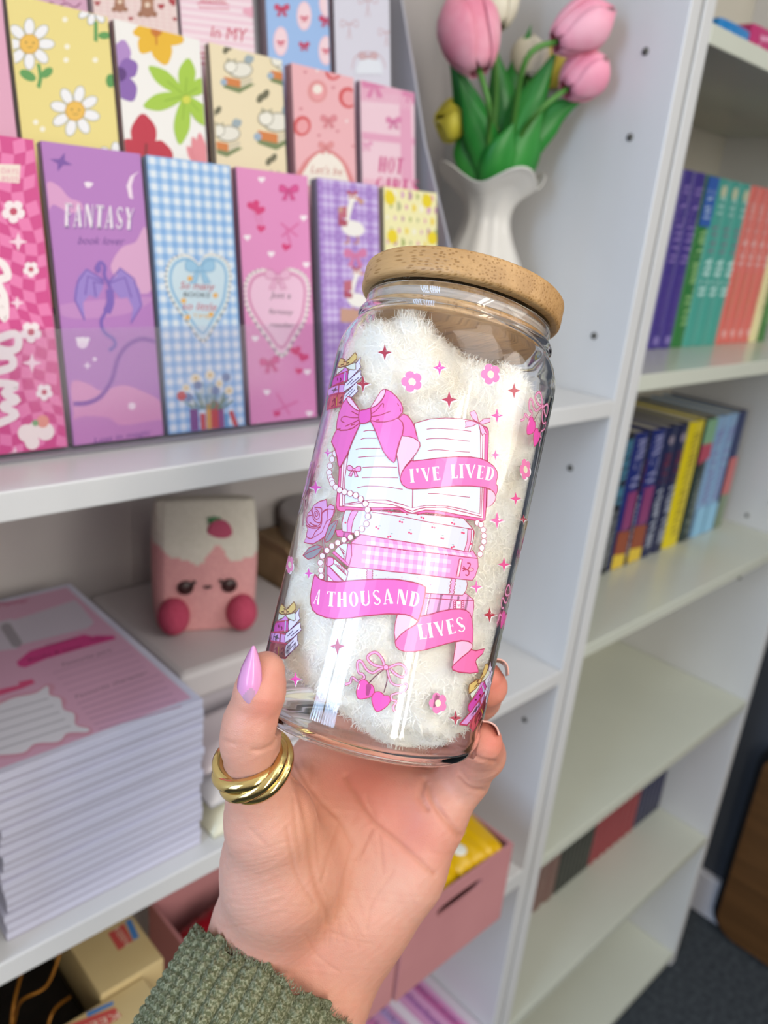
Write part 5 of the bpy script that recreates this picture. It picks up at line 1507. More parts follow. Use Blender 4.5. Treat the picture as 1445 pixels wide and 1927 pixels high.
# first book, white with cherries
b1 = [(651, 960), (700, 961), (871, 975), (889, 995), (892, 1001), (889, 1020), (884, 1039), (837, 1031), (798, 1025), (740, 1016), (680, 1006), (645, 1000), (644, 986), (647, 970)]
art.poly(b1, '#d8d5e1', line=RED, lw=L1)
art.poly(Cc([(740, 445), (825, 450), (765, 560), (738, 680), (735, 742), (680, 735), (680, 620), (700, 530)]), '#e9a2dc', line=RED, lw=1.4)
S([(700, 964), (759, 973), (809, 983), (889, 996)])
art.poly(Dc([(1010, 690), (1057, 695), (1050, 850), (1008, 1000), (960, 990), (1000, 850)]), '#f0a8cc', line=RED, lw=1.4)
S(Dc([(1085, 700), (1080, 850), (1040, 1003)]))
lay = art.top = art.top + 1
ch_ = Dc([(90, 590), (120, 598), (215, 738), (242, 752), (380, 530), (408, 545), (528, 665), (558, 672), (795, 605), (825, 622), (930, 738), (955, 745), (790, 940), (818, 930), (650, 815), (675, 822), (1048, 890)]) + \
    Cc([(1070, 665), (1100, 685), (1390, 590), (1420, 598), (1240, 455), (1270, 468), (1230, 800), (1262, 790), (655, 605)])
for c in ch_: art.disc(c, 2.0, '#e0406c', lay, n=7)
for c in ch_[::2]: art.disc((c[0] + 2.5, c[1] - 5), 2.4, '#8fa69a', lay, n=6, ry=1)
books_items = art.items; art.items = []
# open book
cover = [(640, 862), (638.7, 880), (638, 900), (633, 950), (635, 959), (642, 963), (684, 961), (740, 959), (752, 960), (765, 968), (776, 971), (788, 968), (802, 965), (823, 967), (864, 975), (906, 981), (912, 978), (914, 955), (915, 918), (917, 864), (918.5, 812), (916, 805), (902, 799), (779, 800), (690, 800)]
art.poly(cover, '#ee6fae', line=RED, lw=L1)
art.poly([(645, 850), (642, 905), (639, 953), (684, 956), (740, 955), (754, 956), (766, 963), (776, 966), (787, 963), (800, 960), (825, 961), (864, 969), (908, 976), (909, 940), (911, 880), (912, 808), (903, 799), (780, 799), (690, 800)], '#f6dfee', line=RED, lw=1.3)
S([(648, 870), (646, 905), (645, 952), (698, 945), (740, 950), (760, 957), (776, 962), (790, 957), (802, 955), (837, 955), (866, 962), (905, 972), (906, 940), (907, 880), (908, 806)], 1.3, smooth=False)
art.poly([(780, 797), (808, 789), (838, 787), (864, 788), (891, 792), (900, 796), (903, 800), (904, 880), (902, 967), (865, 957), (837, 952), (802, 951), (776, 956), (775, 900)], PW2, line=RED, lw=L1)
art.poly([(648.6, 949), (650, 900), (653, 878), (657, 850), (664, 832), (680, 790), (700, 786), (779, 800), (776, 956), (759, 950), (726, 941), (698, 941)], PW2, line=RED, lw=L1)
for pts in (Bc([(310, 492), (420, 480), (600, 487), (910, 518)]), Bc([(303, 627), (430, 615), (600, 622), (892, 655)]), Bc([(320, 783), (450, 770), (650, 785), (890, 802)]), Dc([(470, 210), (600, 208), (780, 232), (1035, 258)]),
            A([(612, 810), (680, 798), (765, 803)]), A([(575, 920), (640, 903), (790, 903)]), A([(508, 1057), (600, 1042), (840, 1040)]), A([(538, 1163), (700, 1150), (915, 1147)]), A([(600, 1300), (800, 1293), (1065, 1298)]), A([(590, 1440), (800, 1435), (1080, 1440)]), Cc([(810, 135), (950, 108), (1200, 120), (1430, 152)])): S(pts, 1.3)
art.bow((667, 884), 12, '#eba3d2', RED, rot=.1)
def tinybow(c, s_):
    for pts in ([(0, 0), (-12, -8), (-17, -20), (-8, -24), (-3, -16)], [(0, 0), (10, -8), (22, -9), (22, -2), (8, 3)], [(0, 0), (-14, -4), (-26, -3), (-24, 3), (-26, 9), (-12, 6)], [(0, 1), (3, 14), (7, 24), (11, 20), (16, 22), (8, 6)]):
        art.poly([(c[0] + x * s_, c[1] + y * s_) for x, y in pts], '#f3b6d6', line=RED, lw=1.2)
tinybow(Bc([(1010, 405)])[0], .98)
open_items = art.items; art.items = []
# ribbon banners
art.poly(Fc([(130, 540), (240, 548), (330, 575), (400, 630), (370, 685), (250, 760), (165, 830), (150, 940), (105, 960), (85, 800), (95, 680)]), LT, line=RED, lw=L1)
b2_ = Ec([(245, 295), (300, 355), (400, 393), (560, 400), (700, 385), (900, 370), (1100, 360), (1300, 362)]) + Fc([(75, 72), (150, 80), (350, 115), (450, 145), (505, 180), (503, 260), (475, 400), (430, 570), (400, 632), (300, 570), (240, 552), (120, 545), (0, 543)]) + Ec([(1150, 838), (900, 862), (700, 892), (520, 900), (400, 885), (270, 835), (215, 780), (190, 700), (185, 600), (205, 450), (228, 350)])
art.poly(b2_, DK, line=RED, lw=1.8)
b3_ = Fc([(410, 640), (430, 580), (550, 555), (700, 510), (850, 480), (960, 476), (1050, 490), (1100, 530), (1130, 610), (1145, 750), (1142, 900), (1130, 945), (1080, 910), (980, 900), (880, 920), (700, 970), (500, 1030), (350, 1055), (230, 1055), (150, 1030), (105, 980), (95, 920), (130, 870), (165, 830), (250, 760), (370, 690)])
art.poly(b3_, '#f174b4', line=RED, lw=1.8)
art.poly(Fc([(915, 920), (1000, 905), (1080, 915), (1135, 950), (1130, 1000), (1080, 1060), (980, 1140), (870, 1240), (890, 1080), (905, 1000)]), '#f6bcd9', line=RED, lw=L1)
art.poly(Fc([(1115, 1025), (1180, 1040), (1240, 1025), (1298, 1012), (1270, 1080), (1190, 1150), (1175, 1190), (1200, 1260), (1215, 1330), (1100, 1345), (950, 1330), (870, 1300), (858, 1260), (880, 1235), (980, 1140), (1080, 1060)]), '#f676b0', line=RED, lw=1.8)
b1_ = [(776, 866)] + Bc([(120, 925), (300, 905), (500, 880), (700, 865), (900, 868), (1040, 890), (1130, 930), (1210, 990), (1255, 1060), (1265, 1130), (1250, 1180), (1242, 1230), (1262, 1270), (1258, 1330), (1240, 1395), (1210, 1340), (1150, 1295), (1060, 1275), (900, 1262), (700, 1262), (500, 1278), (300, 1298), (120, 1305)]) + [(766, 919), (757, 912), (753, 902), (754, 893), (760, 883), (770, 872)]
banner_items = art.items; art.items = []
art.poly(Dc([(1270, 140), (1330, 165), (1370, 210), (1385, 260), (1370, 310), (1330, 360), (1262, 400)]), '#f6bcd2', line=RED, lw=L1)
art.poly(b1_, '#f276b6', line=RED, lw=1.8)
upper_items = art.items; art.items = []
WT = '#fbe9f4'
def word(s_, pts, h, w=1.0): art.text(s_, pts, h, WT, display=True)
word("I'VE", Bc([(88, 1218), (300, 1200), (492, 1178)]), 25.5); word('LIVED', Bc([(640, 1160), (900, 1152), (1050, 1168), (1192, 1196)]), (26, 25))
upper_items += art.items; art.items = []
word('A', Ec([(218, 690), (300, 710)]), 28); word('THOUSAND', Ec([(400, 728), (560, 738), (740, 735), (900, 724), (1050, 712), (1280, 694)]) + Fc([(110, 406), (250, 425), (400, 455)]), 28)
word('LIVES', Fc([(425, 890), (600, 862), (780, 828), (1045, 775)]), 28)
banner_items += art.items; art.items = []
# large bow
art.poly(A([(1150, 575), (1210, 600), (1260, 660), (1300, 740), (1330, 860), (1350, 935), (1260, 890), (1130, 870), (1100, 760), (1080, 640)]), '#f274b8', line=RED, lw=1.8)
art.poly(A([(1130, 875), (1220, 880), (1300, 905), (1370, 960), (1375, 1010), (1330, 1100), (1260, 1190), (1180, 1280), (1130, 1370), (1105, 1450), (1095, 1380), (1085, 1250), (1062, 1120), (1100, 980)]), LT, line=RED, lw=L1)
art.poly(A([(255, 790), (215, 870), (185, 950), (200, 990), (235, 1060), (260, 1160), (275, 1270), (295, 1305), (330, 1250), (400, 1120), (460, 960), (530, 800), (575, 705), (480, 720), (300, 780)]), DK, line=RED, lw=1.8)
art.poly(A([(712, 672), (800, 660), (1000, 640), (1085, 635), (1140, 690), (1155, 760), (1140, 850), (1090, 980), (1060, 1100), (1045, 1200), (1025, 1235), (960, 1190), (880, 1080), (820, 920), (780, 810), (740, 720)]), '#ef70ba', line=RED, lw=1.8)
art.poly(A([(405, 345), (340, 430), (290, 560), (262, 680), (255, 780), (310, 800), (400, 795), (480, 765), (565, 700), (570, 620), (565, 530), (500, 440), (440, 360)]), DK, line=RED, lw=1.8)
art.poly(A([(403, 345), (440, 350), (480, 400), (530, 470), (568, 532), (520, 520), (470, 480), (420, 430), (398, 385)]), '#efc6ea', smooth=True, line=RED, lw=L1)
art.poly(A([(910, 240), (985, 270), (1060, 340), (1120, 420), (1148, 500), (1140, 560), (1080, 630), (1000, 665), (900, 685), (800, 685), (715, 665), (716, 560), (720, 500), (800, 460), (860, 400), (900, 330)]), '#ef70bc', line=RED, lw=1.8)
art.poly(A([(910, 242), (865, 258), (820, 320), (765, 410), (718, 492), (790, 460), (850, 400), (895, 330), (914, 275)]), '#efc6ea', smooth=True, line=RED, lw=L1)
art.poly(A([(565, 545), (600, 525), (660, 515), (710, 498), (722, 580), (712, 660), (650, 700), (580, 702), (557, 640), (558, 580)]), '#e25cb8', smooth=True, line=RED, lw=1.8)
for pts in ([(458, 540), (500, 565), (552, 592)], [(548, 628), (450, 625), (370, 608), (325, 630), (318, 670), (362, 695)], [(370, 745), (460, 705), (552, 660)], [(728, 575), (800, 520), (860, 445), (888, 440), (882, 490)], [(730, 612), (850, 590), (985, 537)], [(1072, 432), (1095, 468)], [(1108, 492), (1118, 545)]): S(A(pts), 1.6)
bow_items = art.items; art.items = []
# pearls
pearls = A([(232, 1110), (190, 1190), (160, 1280), (150, 1370), (165, 1440)]) + Cc([(470, 30), (485, 75), (528, 125), (582, 165), (650, 190), (725, 210), (800, 235), (868, 285), (930, 350), (960, 432), (965, 520), (940, 620), (880, 690), (812, 750), (725, 805), (640, 838), (555, 880), (478, 925), (412, 985), (350, 1060), (318, 1150), (325, 1250), (330, 1335)]) + Dc([(1135, 605), (1183, 630), (1213, 700), (1222, 780), (1218, 860), (1195, 945), (1170, 1030)])
for k, c in enumerate(pearls): art.disc(c, 5.6, RED, n=16, ry=6.2); art.disc(c, 4.6, '#efe4ee', n=16, ry=5.2)
pearl_items = art.items; art.items = []
# rose
art.poly(Cc([(340, 815), (365, 815), (410, 1100), (400, 1400), (365, 1400), (372, 1100)]), '#a08f90', line=RED, lw=1.1)
art.poly(Cc([(545, 572), (440, 640), (400, 720), (380, 860), (440, 850), (500, 760), (532, 650)]), '#94939c', smooth=True, line=RED, lw=1.3)
art.poly(Cc([(80, 1050), (160, 950), (270, 905), (345, 935), (300, 1020), (230, 1080), (150, 1105)]), '#94939c', smooth=False, line=RED, lw=1.3)
S(Cc([(90, 1050), (180, 1000), (330, 940)]), 1.1); S(Cc([(535, 590), (470, 690), (385, 850)]), 1.1)
art.poly(Cc([(400, 290), (300, 320), (230, 370), (195, 430), (150, 480), (125, 560), (130, 640), (150, 700), (130, 760), (130, 800), (95, 870), (150, 890), (220, 895), (300, 850), (380, 790), (430, 650), (480, 530), (515, 450), (505, 380), (450, 355), (410, 400)]), '#dfa0d6', line=RED, lw=1.6)
for pts in ([(265, 470), (250, 500), (265, 520), (285, 500), (280, 470), (255, 450), (235, 480), (235, 530), (265, 560), (300, 540), (305, 480), (270, 430), (240, 420)], [(215, 400), (215, 520), (250, 590), (320, 600), (335, 480), (330, 410), (240, 400)], [(195, 440), (210, 500), (150, 520), (140, 600), (200, 660), (290, 650), (330, 600)],
            [(170, 600), (230, 640), (270, 645)], [(130, 640), (200, 680), (300, 670), (335, 610), (345, 470), (405, 425)], [(150, 690), (130, 790), (200, 820), (250, 730), (320, 670)], [(415, 410), (410, 560), (360, 680), (330, 740), (210, 815)], [(500, 440), (480, 530), (390, 600)], [(350, 470), (420, 425), (500, 430)]): S(Cc(pts), 1.3)
rose_items = art.items; art.items = []
# cherry hearts with ribbon (motif), drawn where it faces the viewer
G = crop(640, 1210, 9.633)
def rib(pts, w=4.2):
    art.stroke(G(pts), w + 2.2, RED, smooth=True); art.stroke(G(pts), w, '#eaa6cf', smooth=True)
rib([(790, 440), (620, 400), (520, 320), (500, 250), (560, 190), (640, 170), (720, 230), (780, 330), (800, 430)], 3.6)
rib([(800, 450), (700, 480), (590, 540), (480, 480), (400, 350), (340, 320), (310, 400), (340, 540), (400, 560), (440, 610), (420, 650), (320, 690), (220, 620), (180, 720), (90, 750)], 3.2)
rib([(880, 450), (960, 410), (1080, 380), (1180, 450), (1190, 560), (1120, 620), (1000, 560), (920, 480)], 3.4)
rib([(850, 470), (880, 600), (930, 720), (1050, 770), (1190, 740), (1210, 800), (1150, 880), (1000, 920), (930, 950), (940, 1030), (1020, 1060), (960, 1160), (990, 1240)], 2.8)
art.stroke(G([(790, 480), (640, 600), (520, 730)]), 2.2, '#8f5a68', smooth=True); art.stroke(G([(840, 490), (850, 680), (790, 900)]), 2.2, '#8f5a68', smooth=True)
art.disc(G([(830, 440)])[0], 5, '#eaa6cf', line=RED, lw=1.3)
hp = lambda P: P
art.poly(G([(430, 665), (360, 690), (320, 780), (295, 880), (310, 980), (350, 1015), (430, 1010), (540, 980), (610, 920), (615, 830), (580, 760), (520, 735), (490, 690)]), '#ee5cb2', smooth=True, line=RED, lw=1.5)
art.poly(G([(700, 880), (620, 900), (575, 980), (580, 1080), (620, 1190), (670, 1245), (760, 1210), (860, 1130), (910, 1040), (880, 960), (800, 950), (760, 910)]), '#ef5cb4', smooth=True, line=RED, lw=1.5)
art.stroke(G([(350, 740), (325, 840)]), 2.4, '#f8c9e4')
cherry_items = art.items; art.items = []
# little pile of books with yellow bow (motif)
Hc = crop(480, 1120, 10.32)
art.poly(Hc([(330, 920), (600, 950), (850, 955), (590, 1225), (275, 1195), (300, 960)]), '#cf5a66', line=RED, lw=1.3)
art.poly(Hc([(600, 975), (700, 880), (820, 760), (825, 880), (850, 960), (720, 1090), (590, 1210), (575, 1100)]), '#e4def4', line='#6d2f60', lw=1.2)
for q in ([(620, 1030), (755, 885)], [(680, 1045), (790, 920)], [(615, 1100), (650, 1070)]): art.stroke(Hc(q), 1.3, '#5a3468')
art.poly(Hc([(310, 720), (440, 725), (600, 760), (585, 940), (300, 890)]), '#d99ad8', line=RED, lw=1.3)
art.poly(Hc([(605, 745), (790, 590), (880, 520), (885, 620), (905, 675), (740, 830), (590, 925), (580, 820)]), '#e4def4', line='#6d2f60', lw=1.2)
for q in ([(635, 800), (740, 690)], [(705, 795), (850, 670)]): art.stroke(Hc(q), 1.3, '#5a3468')
art.star(Hc([(415, 820)])[0], 6, '#5a4a58', rot=.4); S(Hc([(490, 740), (480, 915)]), 2.2)
art.poly(Hc([(410, 530), (640, 495), (660, 600), (640, 700), (370, 725), (385, 600)]), '#cf4fae', line=RED, lw=1.3)
art.poly(Hc([(445, 500), (540, 450), (600, 390), (650, 460), (640, 495), (410, 530)]), '#d98fdc', line=RED, lw=1.1)
art.poly(Hc([(660, 500), (800, 345), (870, 250), (855, 380), (880, 460), (780, 580), (660, 700), (650, 600)]), '#e4def4', line='#6d2f60', lw=1.2)
art.poly(Hc([(590, 500), (612, 498), (600, 700), (578, 705)]), '#b9c4dc'); S(Hc([(440, 1000), (425, 1195)]), 1.6); art.stroke(Hc([(460, 1000), (455, 1200)]), 1.4, '#d8a84a')
for q in ([(380, 1060), (420, 1020), (400, 1150), (360, 1160)], [(510, 1060), (550, 1020), (545, 1100), (500, 1130), (560, 1150)], [(510, 610), (530, 640), (510, 680)], [(460, 580), (470, 630)]): art.stroke(Hc(q), 1.5, '#7a2440', smooth=True)
art.poly(Hc([(445, 500), (460, 410), (475, 350), (600, 385), (540, 450)]), '#dfe4d6', line='#8a6a58', lw=1.1); art.poly(Hc([(600, 385), (780, 345), (790, 490), (760, 500), (680, 470), (640, 440)]), '#dfe4d6', line='#8a6a58', lw=1.1)
art.poly(Hc([(600, 250), (560, 200), (520, 170), (490, 250), (470, 330), (520, 375), (590, 370)]), '#dfc077', smooth=False, line='#8a5a40', lw=1.3)
art.poly(Hc([(620, 280), (700, 200), (765, 130), (800, 200), (795, 280), (720, 350), (620, 378)]), '#dfc077', line='#8a5a40', lw=1.3)
art.disc(Hc([(600, 325)])[0], 2.6, '#e8b880', ry=4.6, line='#8a5a40', lw=1.1)
for q in ([(630, 270), (680, 240)], [(625, 325), (670, 325)], [(575, 325), (525, 325)], [(590, 275), (570, 260)]): art.stroke(Hc(q), 1.2, '#6a4030')
pile_items = art.items; art.items = []
def bbc(items):
    P = np.array([q for i in items for q in i[2]]); return (P.min(0) + P.max(0)) / 2
cc, pc = bbc(cherry_items), bbc(pile_items)
rc_ = bbc(rose_items)
# order on the glass: books < open book < rose < pearls < banner < bow : one base height per group
def put(nm, it, base):
    art.base = base; o = art.build(nm, jar, it); return o
put('printed_books', books_items, 2e-5); put('printed_open_book', open_items, 1.6e-4); put('printed_rose', rose_items, 2.0e-4); put('printed_pearls', pearl_items[:-14], 3.0e-4); put('printed_pearls', pearl_items[-14:], 3.0e-4)
put('printed_banner', banner_items, 3.3e-4); put('printed_banner', upper_items, 3.3e-4); put('printed_bow', bow_items, 4.2e-4); put('printed_cherry_hearts', cherry_items, 2e-5); put('printed_book_pile', pile_items, 2e-5)
def stamp_obj(nm, items, about, to, rot=0.0, sc_=1.0, mirror=False):
    art.items = []; art.top = 0; art.stamp(items, about, to, rot, sc_, mirror); it = art.items; art.items = []
    put(nm, it, 2e-5)
# repeats of the motifs around the can
p2 = np.array(j_uv(640, 718)); stamp_obj('printed_book_pile', pile_items, pc, p2, -.12)
p3 = np.array(j_uv(902, 1312)); stamp_obj('printed_book_pile', pile_items, pc, p3, .55)
p4 = np.array(j_uv(1010, 788)); stamp_obj('printed_cherry_hearts', cherry_items, cc, p4 + [0.0005, 0], 0)
p5 = np.array(j_uv(950, 1142)); stamp_obj('printed_cherry_hearts', cherry_items, cc, p5 + [0.003, 0], .3)
stamp_obj('printed_rose', rose_items, rc_, np.array(j_uv(574, 930)) + [-.004, 0], .2)
for (u, v, k) in ((.085, .04, 0), (-.075, .05, 1), (.10, .095, 1), (-.09, .10, 0), (.06, .075, 0), (-.062, .022, 0)):
    stamp_obj('printed_cherry_hearts' if k else 'printed_book_pile', cherry_items if k else pile_items, cc if k else pc, (u, v), .1)
# stars and flowers
art.items = []; art.top = 0
stars = [(724, 663, 14, '#b03a4c'), (683, 722, 14, '#b03a4c'), (845, 752, 15, '#b8405a'), (967, 735, 13, '#b8404e'), (827, 692, 13, '#ee62b0'), (935, 782, 12, '#ee62a8'), (617, 852, 8, '#e05cb8'), (594, 917, 12, '#e05cb8'), (581, 1079, 9, '#e05cb8'),
         (932, 856, 9, '#ee70ae'), (970, 938, 11, '#ee5f9c'), (935, 979, 14, '#f070ac'), (948, 1062, 12, '#ee5f9c'), (896, 1104, 11, '#ee70b4'), (921, 1157, 13, '#b8404e'), (635, 1216, 15, '#b8506a'), (556, 1278, 12, '#ea5cb4'), (857, 1351, 13, '#b8505e'), (985, 977, 8, '#b8404e')]
for x, y, r, c in stars:
    art.items = []; art.star((x + .5, y + 1.5), r * 1.06, '#f4eef2'); art.star((x, y), r, c, squeeze=.86)
    put('printed_star', art.items, 2e-5)
art.items = []
for x, y, r, sq in ((775, 718, 20, 1), (923, 704, 20, .92), (988, 883, 20, .52), (824, 1323, 20, .85), (545, 1062, 17, .45)):
    art.items = []; art.flower((x + 1, y + 1.5), r, '#f8f2f4', squeeze=sq); art.flower((x, y), r, '#f286b8', '#efe6c8', squeeze=sq, rot=.3)
    put('printed_flower', art.items, 2e-5)
for u, v in ((.07, .10), (-.07, .085), (.095, .06), (-.1, .03)): 
    pts = [(u + .0034 * (0.8 + .2 * math.cos(5 * a)) * math.sin(a), v + .0034 * (0.8 + .2 * math.cos(5 * a)) * math.cos(a)) for a in np.linspace(0, 2 * PI, 40)[:-1]]
    art.items = []; art.upoly(pts, '#f286b8'); put('printed_flower', art.items, 2e-5)

# ------------------------------------------------------------------ implicit surfaces
import openvdb as vdb
def rcone(P, a, b, ra, rb):
    a, b = np.array(a, np.float32), np.array(b, np.float32); ba = b - a; l2 = float(ba @ ba)
    pa = P - a; t = np.clip((pa @ ba) / max(l2, 1e-12), 0, 1)
    return np.linalg.norm(pa - t[..., None] * ba, axis=-1) - (ra + (rb - ra) * t)
def smin(a, b, k):
    h = np.maximum(k - np.abs(a - b), 0) / k
    return np.minimum(a, b) - h * h * k * .25
class Field:
    def __init__(s, lo, hi, h):
        s.lo, s.h = np.array(lo, float), h
        s.n = np.ceil((np.array(hi) - s.lo) / h).astype(int)
        s.d = np.full(s.n, .05, np.float32)
        s.ax = [(s.lo[i] + np.arange(s.n[i]) * h).astype(np.float32) for i in range(3)]
    def sub(s, lo, hi):
        i0 = np.maximum(0, np.floor((np.array(lo) - s.lo) / s.h).astype(int)); i1 = np.minimum(s.n, np.ceil((np.array(hi) - s.lo) / s.h).astype(int) + 1)
        sl = tuple(slice(a, b) for a, b in zip(i0, i1))
        P = np.stack(np.meshgrid(*[s.ax[i][sl[i]] for i in range(3)], indexing='ij'), -1)
        return sl, P
    def add(s, a, b, ra, rb, k, op='u'):
        a, b = np.array(a, float), np.array(b, float); m_ = max(ra, rb) + k + 2 * s.h
        sl, P = s.sub(np.minimum(a, b) - m_, np.maximum(a, b) + m_)
        if P.size == 0: return
        d = rcone(P, a, b, ra, rb)
        s.d[sl] = smin(s.d[sl], d, k) if op == 'u' else -smin(-s.d[sl], d, k)
    def mesh(s):
        g = vdb.FloatGrid(); g.background = .05
        g.copyFromArray(s.d)
        pts, quads = g.convertToQuads(isovalue=0.0)[:2]
        return np.array(pts) * s.h + s.lo, np.array(quads)
def mesh_from(name, V, Q, mats, parent, flip=False, attr=None):
    me = bpy.data.meshes.new(name)
    W = V
    if parent is not None:
        inv = np.array(chain(parent).inverted()); W = V @ inv[:3, :3].T + inv[:3, 3]
    me.vertices.add(len(W)); me.vertices.foreach_set('co', W.astype(np.float32).ravel())
    nq = Q.shape[1]
    q = Q[:, ::-1] if flip else Q
    me.loops.add(len(q) * nq); me.loops.foreach_set('vertex_index', q.astype(np.int32).ravel())
    me.polygons.add(len(q)); me.polygons.foreach_set('loop_start', np.arange(0, len(q) * nq, nq, dtype=np.int32))
    me.polygons.foreach_set('use_smooth', np.ones(len(q), bool))
    me.update(); me.validate()
    if attr is not None:
        ca = me.color_attributes.new('tone', 'FLOAT_COLOR', 'POINT')
        ca.data.foreach_set('color', np.c_[attr, np.ones(len(attr))].astype(np.float32).ravel())
    return link(name, me, mats, parent)
def vnormals(V, Q):
    n = np.zeros_like(V)
    f = np.cross(V[Q[:, 2]] - V[Q[:, 0]], V[Q[:, 3]] - V[Q[:, 1]])
    for k in range(4): np.add.at(n, Q[:, k], f)
    return n / np.maximum(1e-12, np.linalg.norm(n, axis=1))[:, None]

# ------------------------------------------------------------------ fluffy sock inside the can (jar frame)
F = Field((-.037, -.037, .004), (.037, .037, .1372), .0009)
for a, b, ra, rb in (((-.0140, -.004, .040), (-.0145, -.005, .1155), .0205, .0225), ((.0155, -.002, .030), (.0150, -.001, .1100), .0210, .0210), ((.000, -.0130, .034), (.001, -.0125, .096), .0240, .0225), ((.000, .012, .030), (.000, .012, .100), .022, .021),
                     ((.0105, -.0085, .0285), (.0135, -.006, .034), .0250, .022), ((-.0130, -.007, .036), (-.012, -.007, .042), .0225, .022), ((.012, -.016, .060), (.020, -.006, .076), .0180, .016), ((-.004, -.018, .094), (.012, -.016, .088), .015, .014), ((-.02, -.010, .06), (-.018, -.01, .085), .0175, .0165)):
    F.add(a, b, ra, rb, .0035)
P = np.stack(np.meshgrid(*F.ax, indexing='ij'), -1)
wv = .0007 * (np.sin(P[..., 0] * 420 + P[..., 2] * 260) + np.sin(P[..., 1] * 380 - P[..., 2] * 330) + np.sin(P[..., 2] * 520 + P[..., 0] * 200))
F.d += wv.astype(np.float32)
cyl = np.hypot(P[..., 0], P[..., 1]) - .0342
F.d = -smin(-F.d, -cyl.astype(np.float32), .002)
del P, wv, cyl
V, Q = F.mesh(); nv = vnormals(V, Q)
def outward(V, n): return ((n * (V - V.mean(0))).sum(1)).mean() > 0
flip = not outward(V, nv)
if flip: nv = -nv
M3 = np.column_stack([JX, JY, JA])
tow = lambda X: JB + X @ M3.T
sock = empty('fluffy_sock', tuple(tow(np.array([[0, 0, .012]]))[0]), 'fluffy cream white sock stuffed inside the glass can', 'sock')
sock_m = noisy('cream_chenille', '#fcf8ec', '#fefdfa', 70, rough=.95, spec=.1, lo=.3, hi=.6)
for e_, c_ in zip([n for n in sock_m.node_tree.nodes if n.type == 'VALTORGB'][0].color_ramp.elements, ((.975, .94, .85, 1), (.975, .968, .935, 1))): e_.color = c_
nt = sock_m.node_tree; pb = nt.nodes['Principled BSDF']; tl = nt.nodes.new('ShaderNodeBsdfTranslucent'); mx = nt.nodes.new('ShaderNodeMixShader'); mx.inputs[0].default_value = .5
src = pb.inputs['Base Color'].links[0].from_socket; nt.links.new(src, tl.inputs[0])
nt.links.new(pb.outputs[0], mx.inputs[1]); nt.links.new(tl.outputs[0], mx.inputs[2]); nt.links.new(mx.outputs[0], nt.nodes['Material Output'].inputs[0])
# tufts of yarn
front = np.ones(len(Q), bool)
fc = V[Q].mean(1); fn_ = nv[Q].mean(1)
ar = np.linalg.norm(np.cross(V[Q[:, 2]] - V[Q[:, 0]], V[Q[:, 3]] - V[Q[:, 1]]), axis=1)
w = ar * np.where(fc[:, 1] < .012, 1.0, .25); w /= w.sum()
NS = 34000
pick = rng.choice(len(Q), NS, p=w)
bary = rng.random((NS, 2))[:, :, None]
q = V[Q[pick]]
base = (q[:, 0] * (1 - bary[:, 0]) + q[:, 1] * bary[:, 0]) * (1 - bary[:, 1]) + (q[:, 3] * (1 - bary[:, 0]) + q[:, 2] * bary[:, 0]) * bary[:, 1]
nn = fn_[pick]
tg = rng.normal(size=(NS, 3)); tg -= nn * (tg * nn).sum(1)[:, None]; tg /= np.linalg.norm(tg, axis=1)[:, None]
tg2 = np.cross(nn, tg)
Ls = rng.uniform(.0022, .0052, NS)[:, None]; out = rng.uniform(.25, .8, NS)[:, None]; cu = rng.uniform(-1, 1, NS)[:, None]
wd = rng.uniform(.00012, .00024, NS)[:, None]
SV, SQ = [], []
K = 4
rowsL, rowsR = [], []
for k in range(K):
    t = k / (K - 1)
    c = base - nn * .0003 + nn * out * Ls * (t - .35 * t * t) + tg * Ls * t * (1 - .2 * t) + tg2 * cu * Ls * .6 * t * t
    r0 = np.hypot(c[:, 0], c[:, 1]); lim = .03525
    s_ = np.minimum(1, lim / r0); c[:, 0] *= s_; c[:, 1] *= s_; c[:, 2] = np.clip(c[:, 2], .0036, .1374)
    side = tg2 * (1 - .5 * t) + nn * cu * .4
    side /= np.linalg.norm(side, axis=1)[:, None]
    ww = wd * (1 - .55 * t)
    rowsL.append(c - side * ww); rowsR.append(c + side * ww)
SVv = np.stack(rowsL + rowsR, 1).reshape(-1, 3)
idx = np.arange(NS)[:, None] * (2 * K)
SQq = np.concatenate([np.concatenate([idx + k, idx + k + 1, idx + K + k + 1, idx + K + k], 1) for k in range(K - 1)])
Vall = np.concatenate([V, SVv]); Qall = np.concatenate([Q[:, ::-1] if flip else Q, SQq + len(V)])
mesh_from('sock_fabric', tow(Vall), Qall, sock_m, sock)

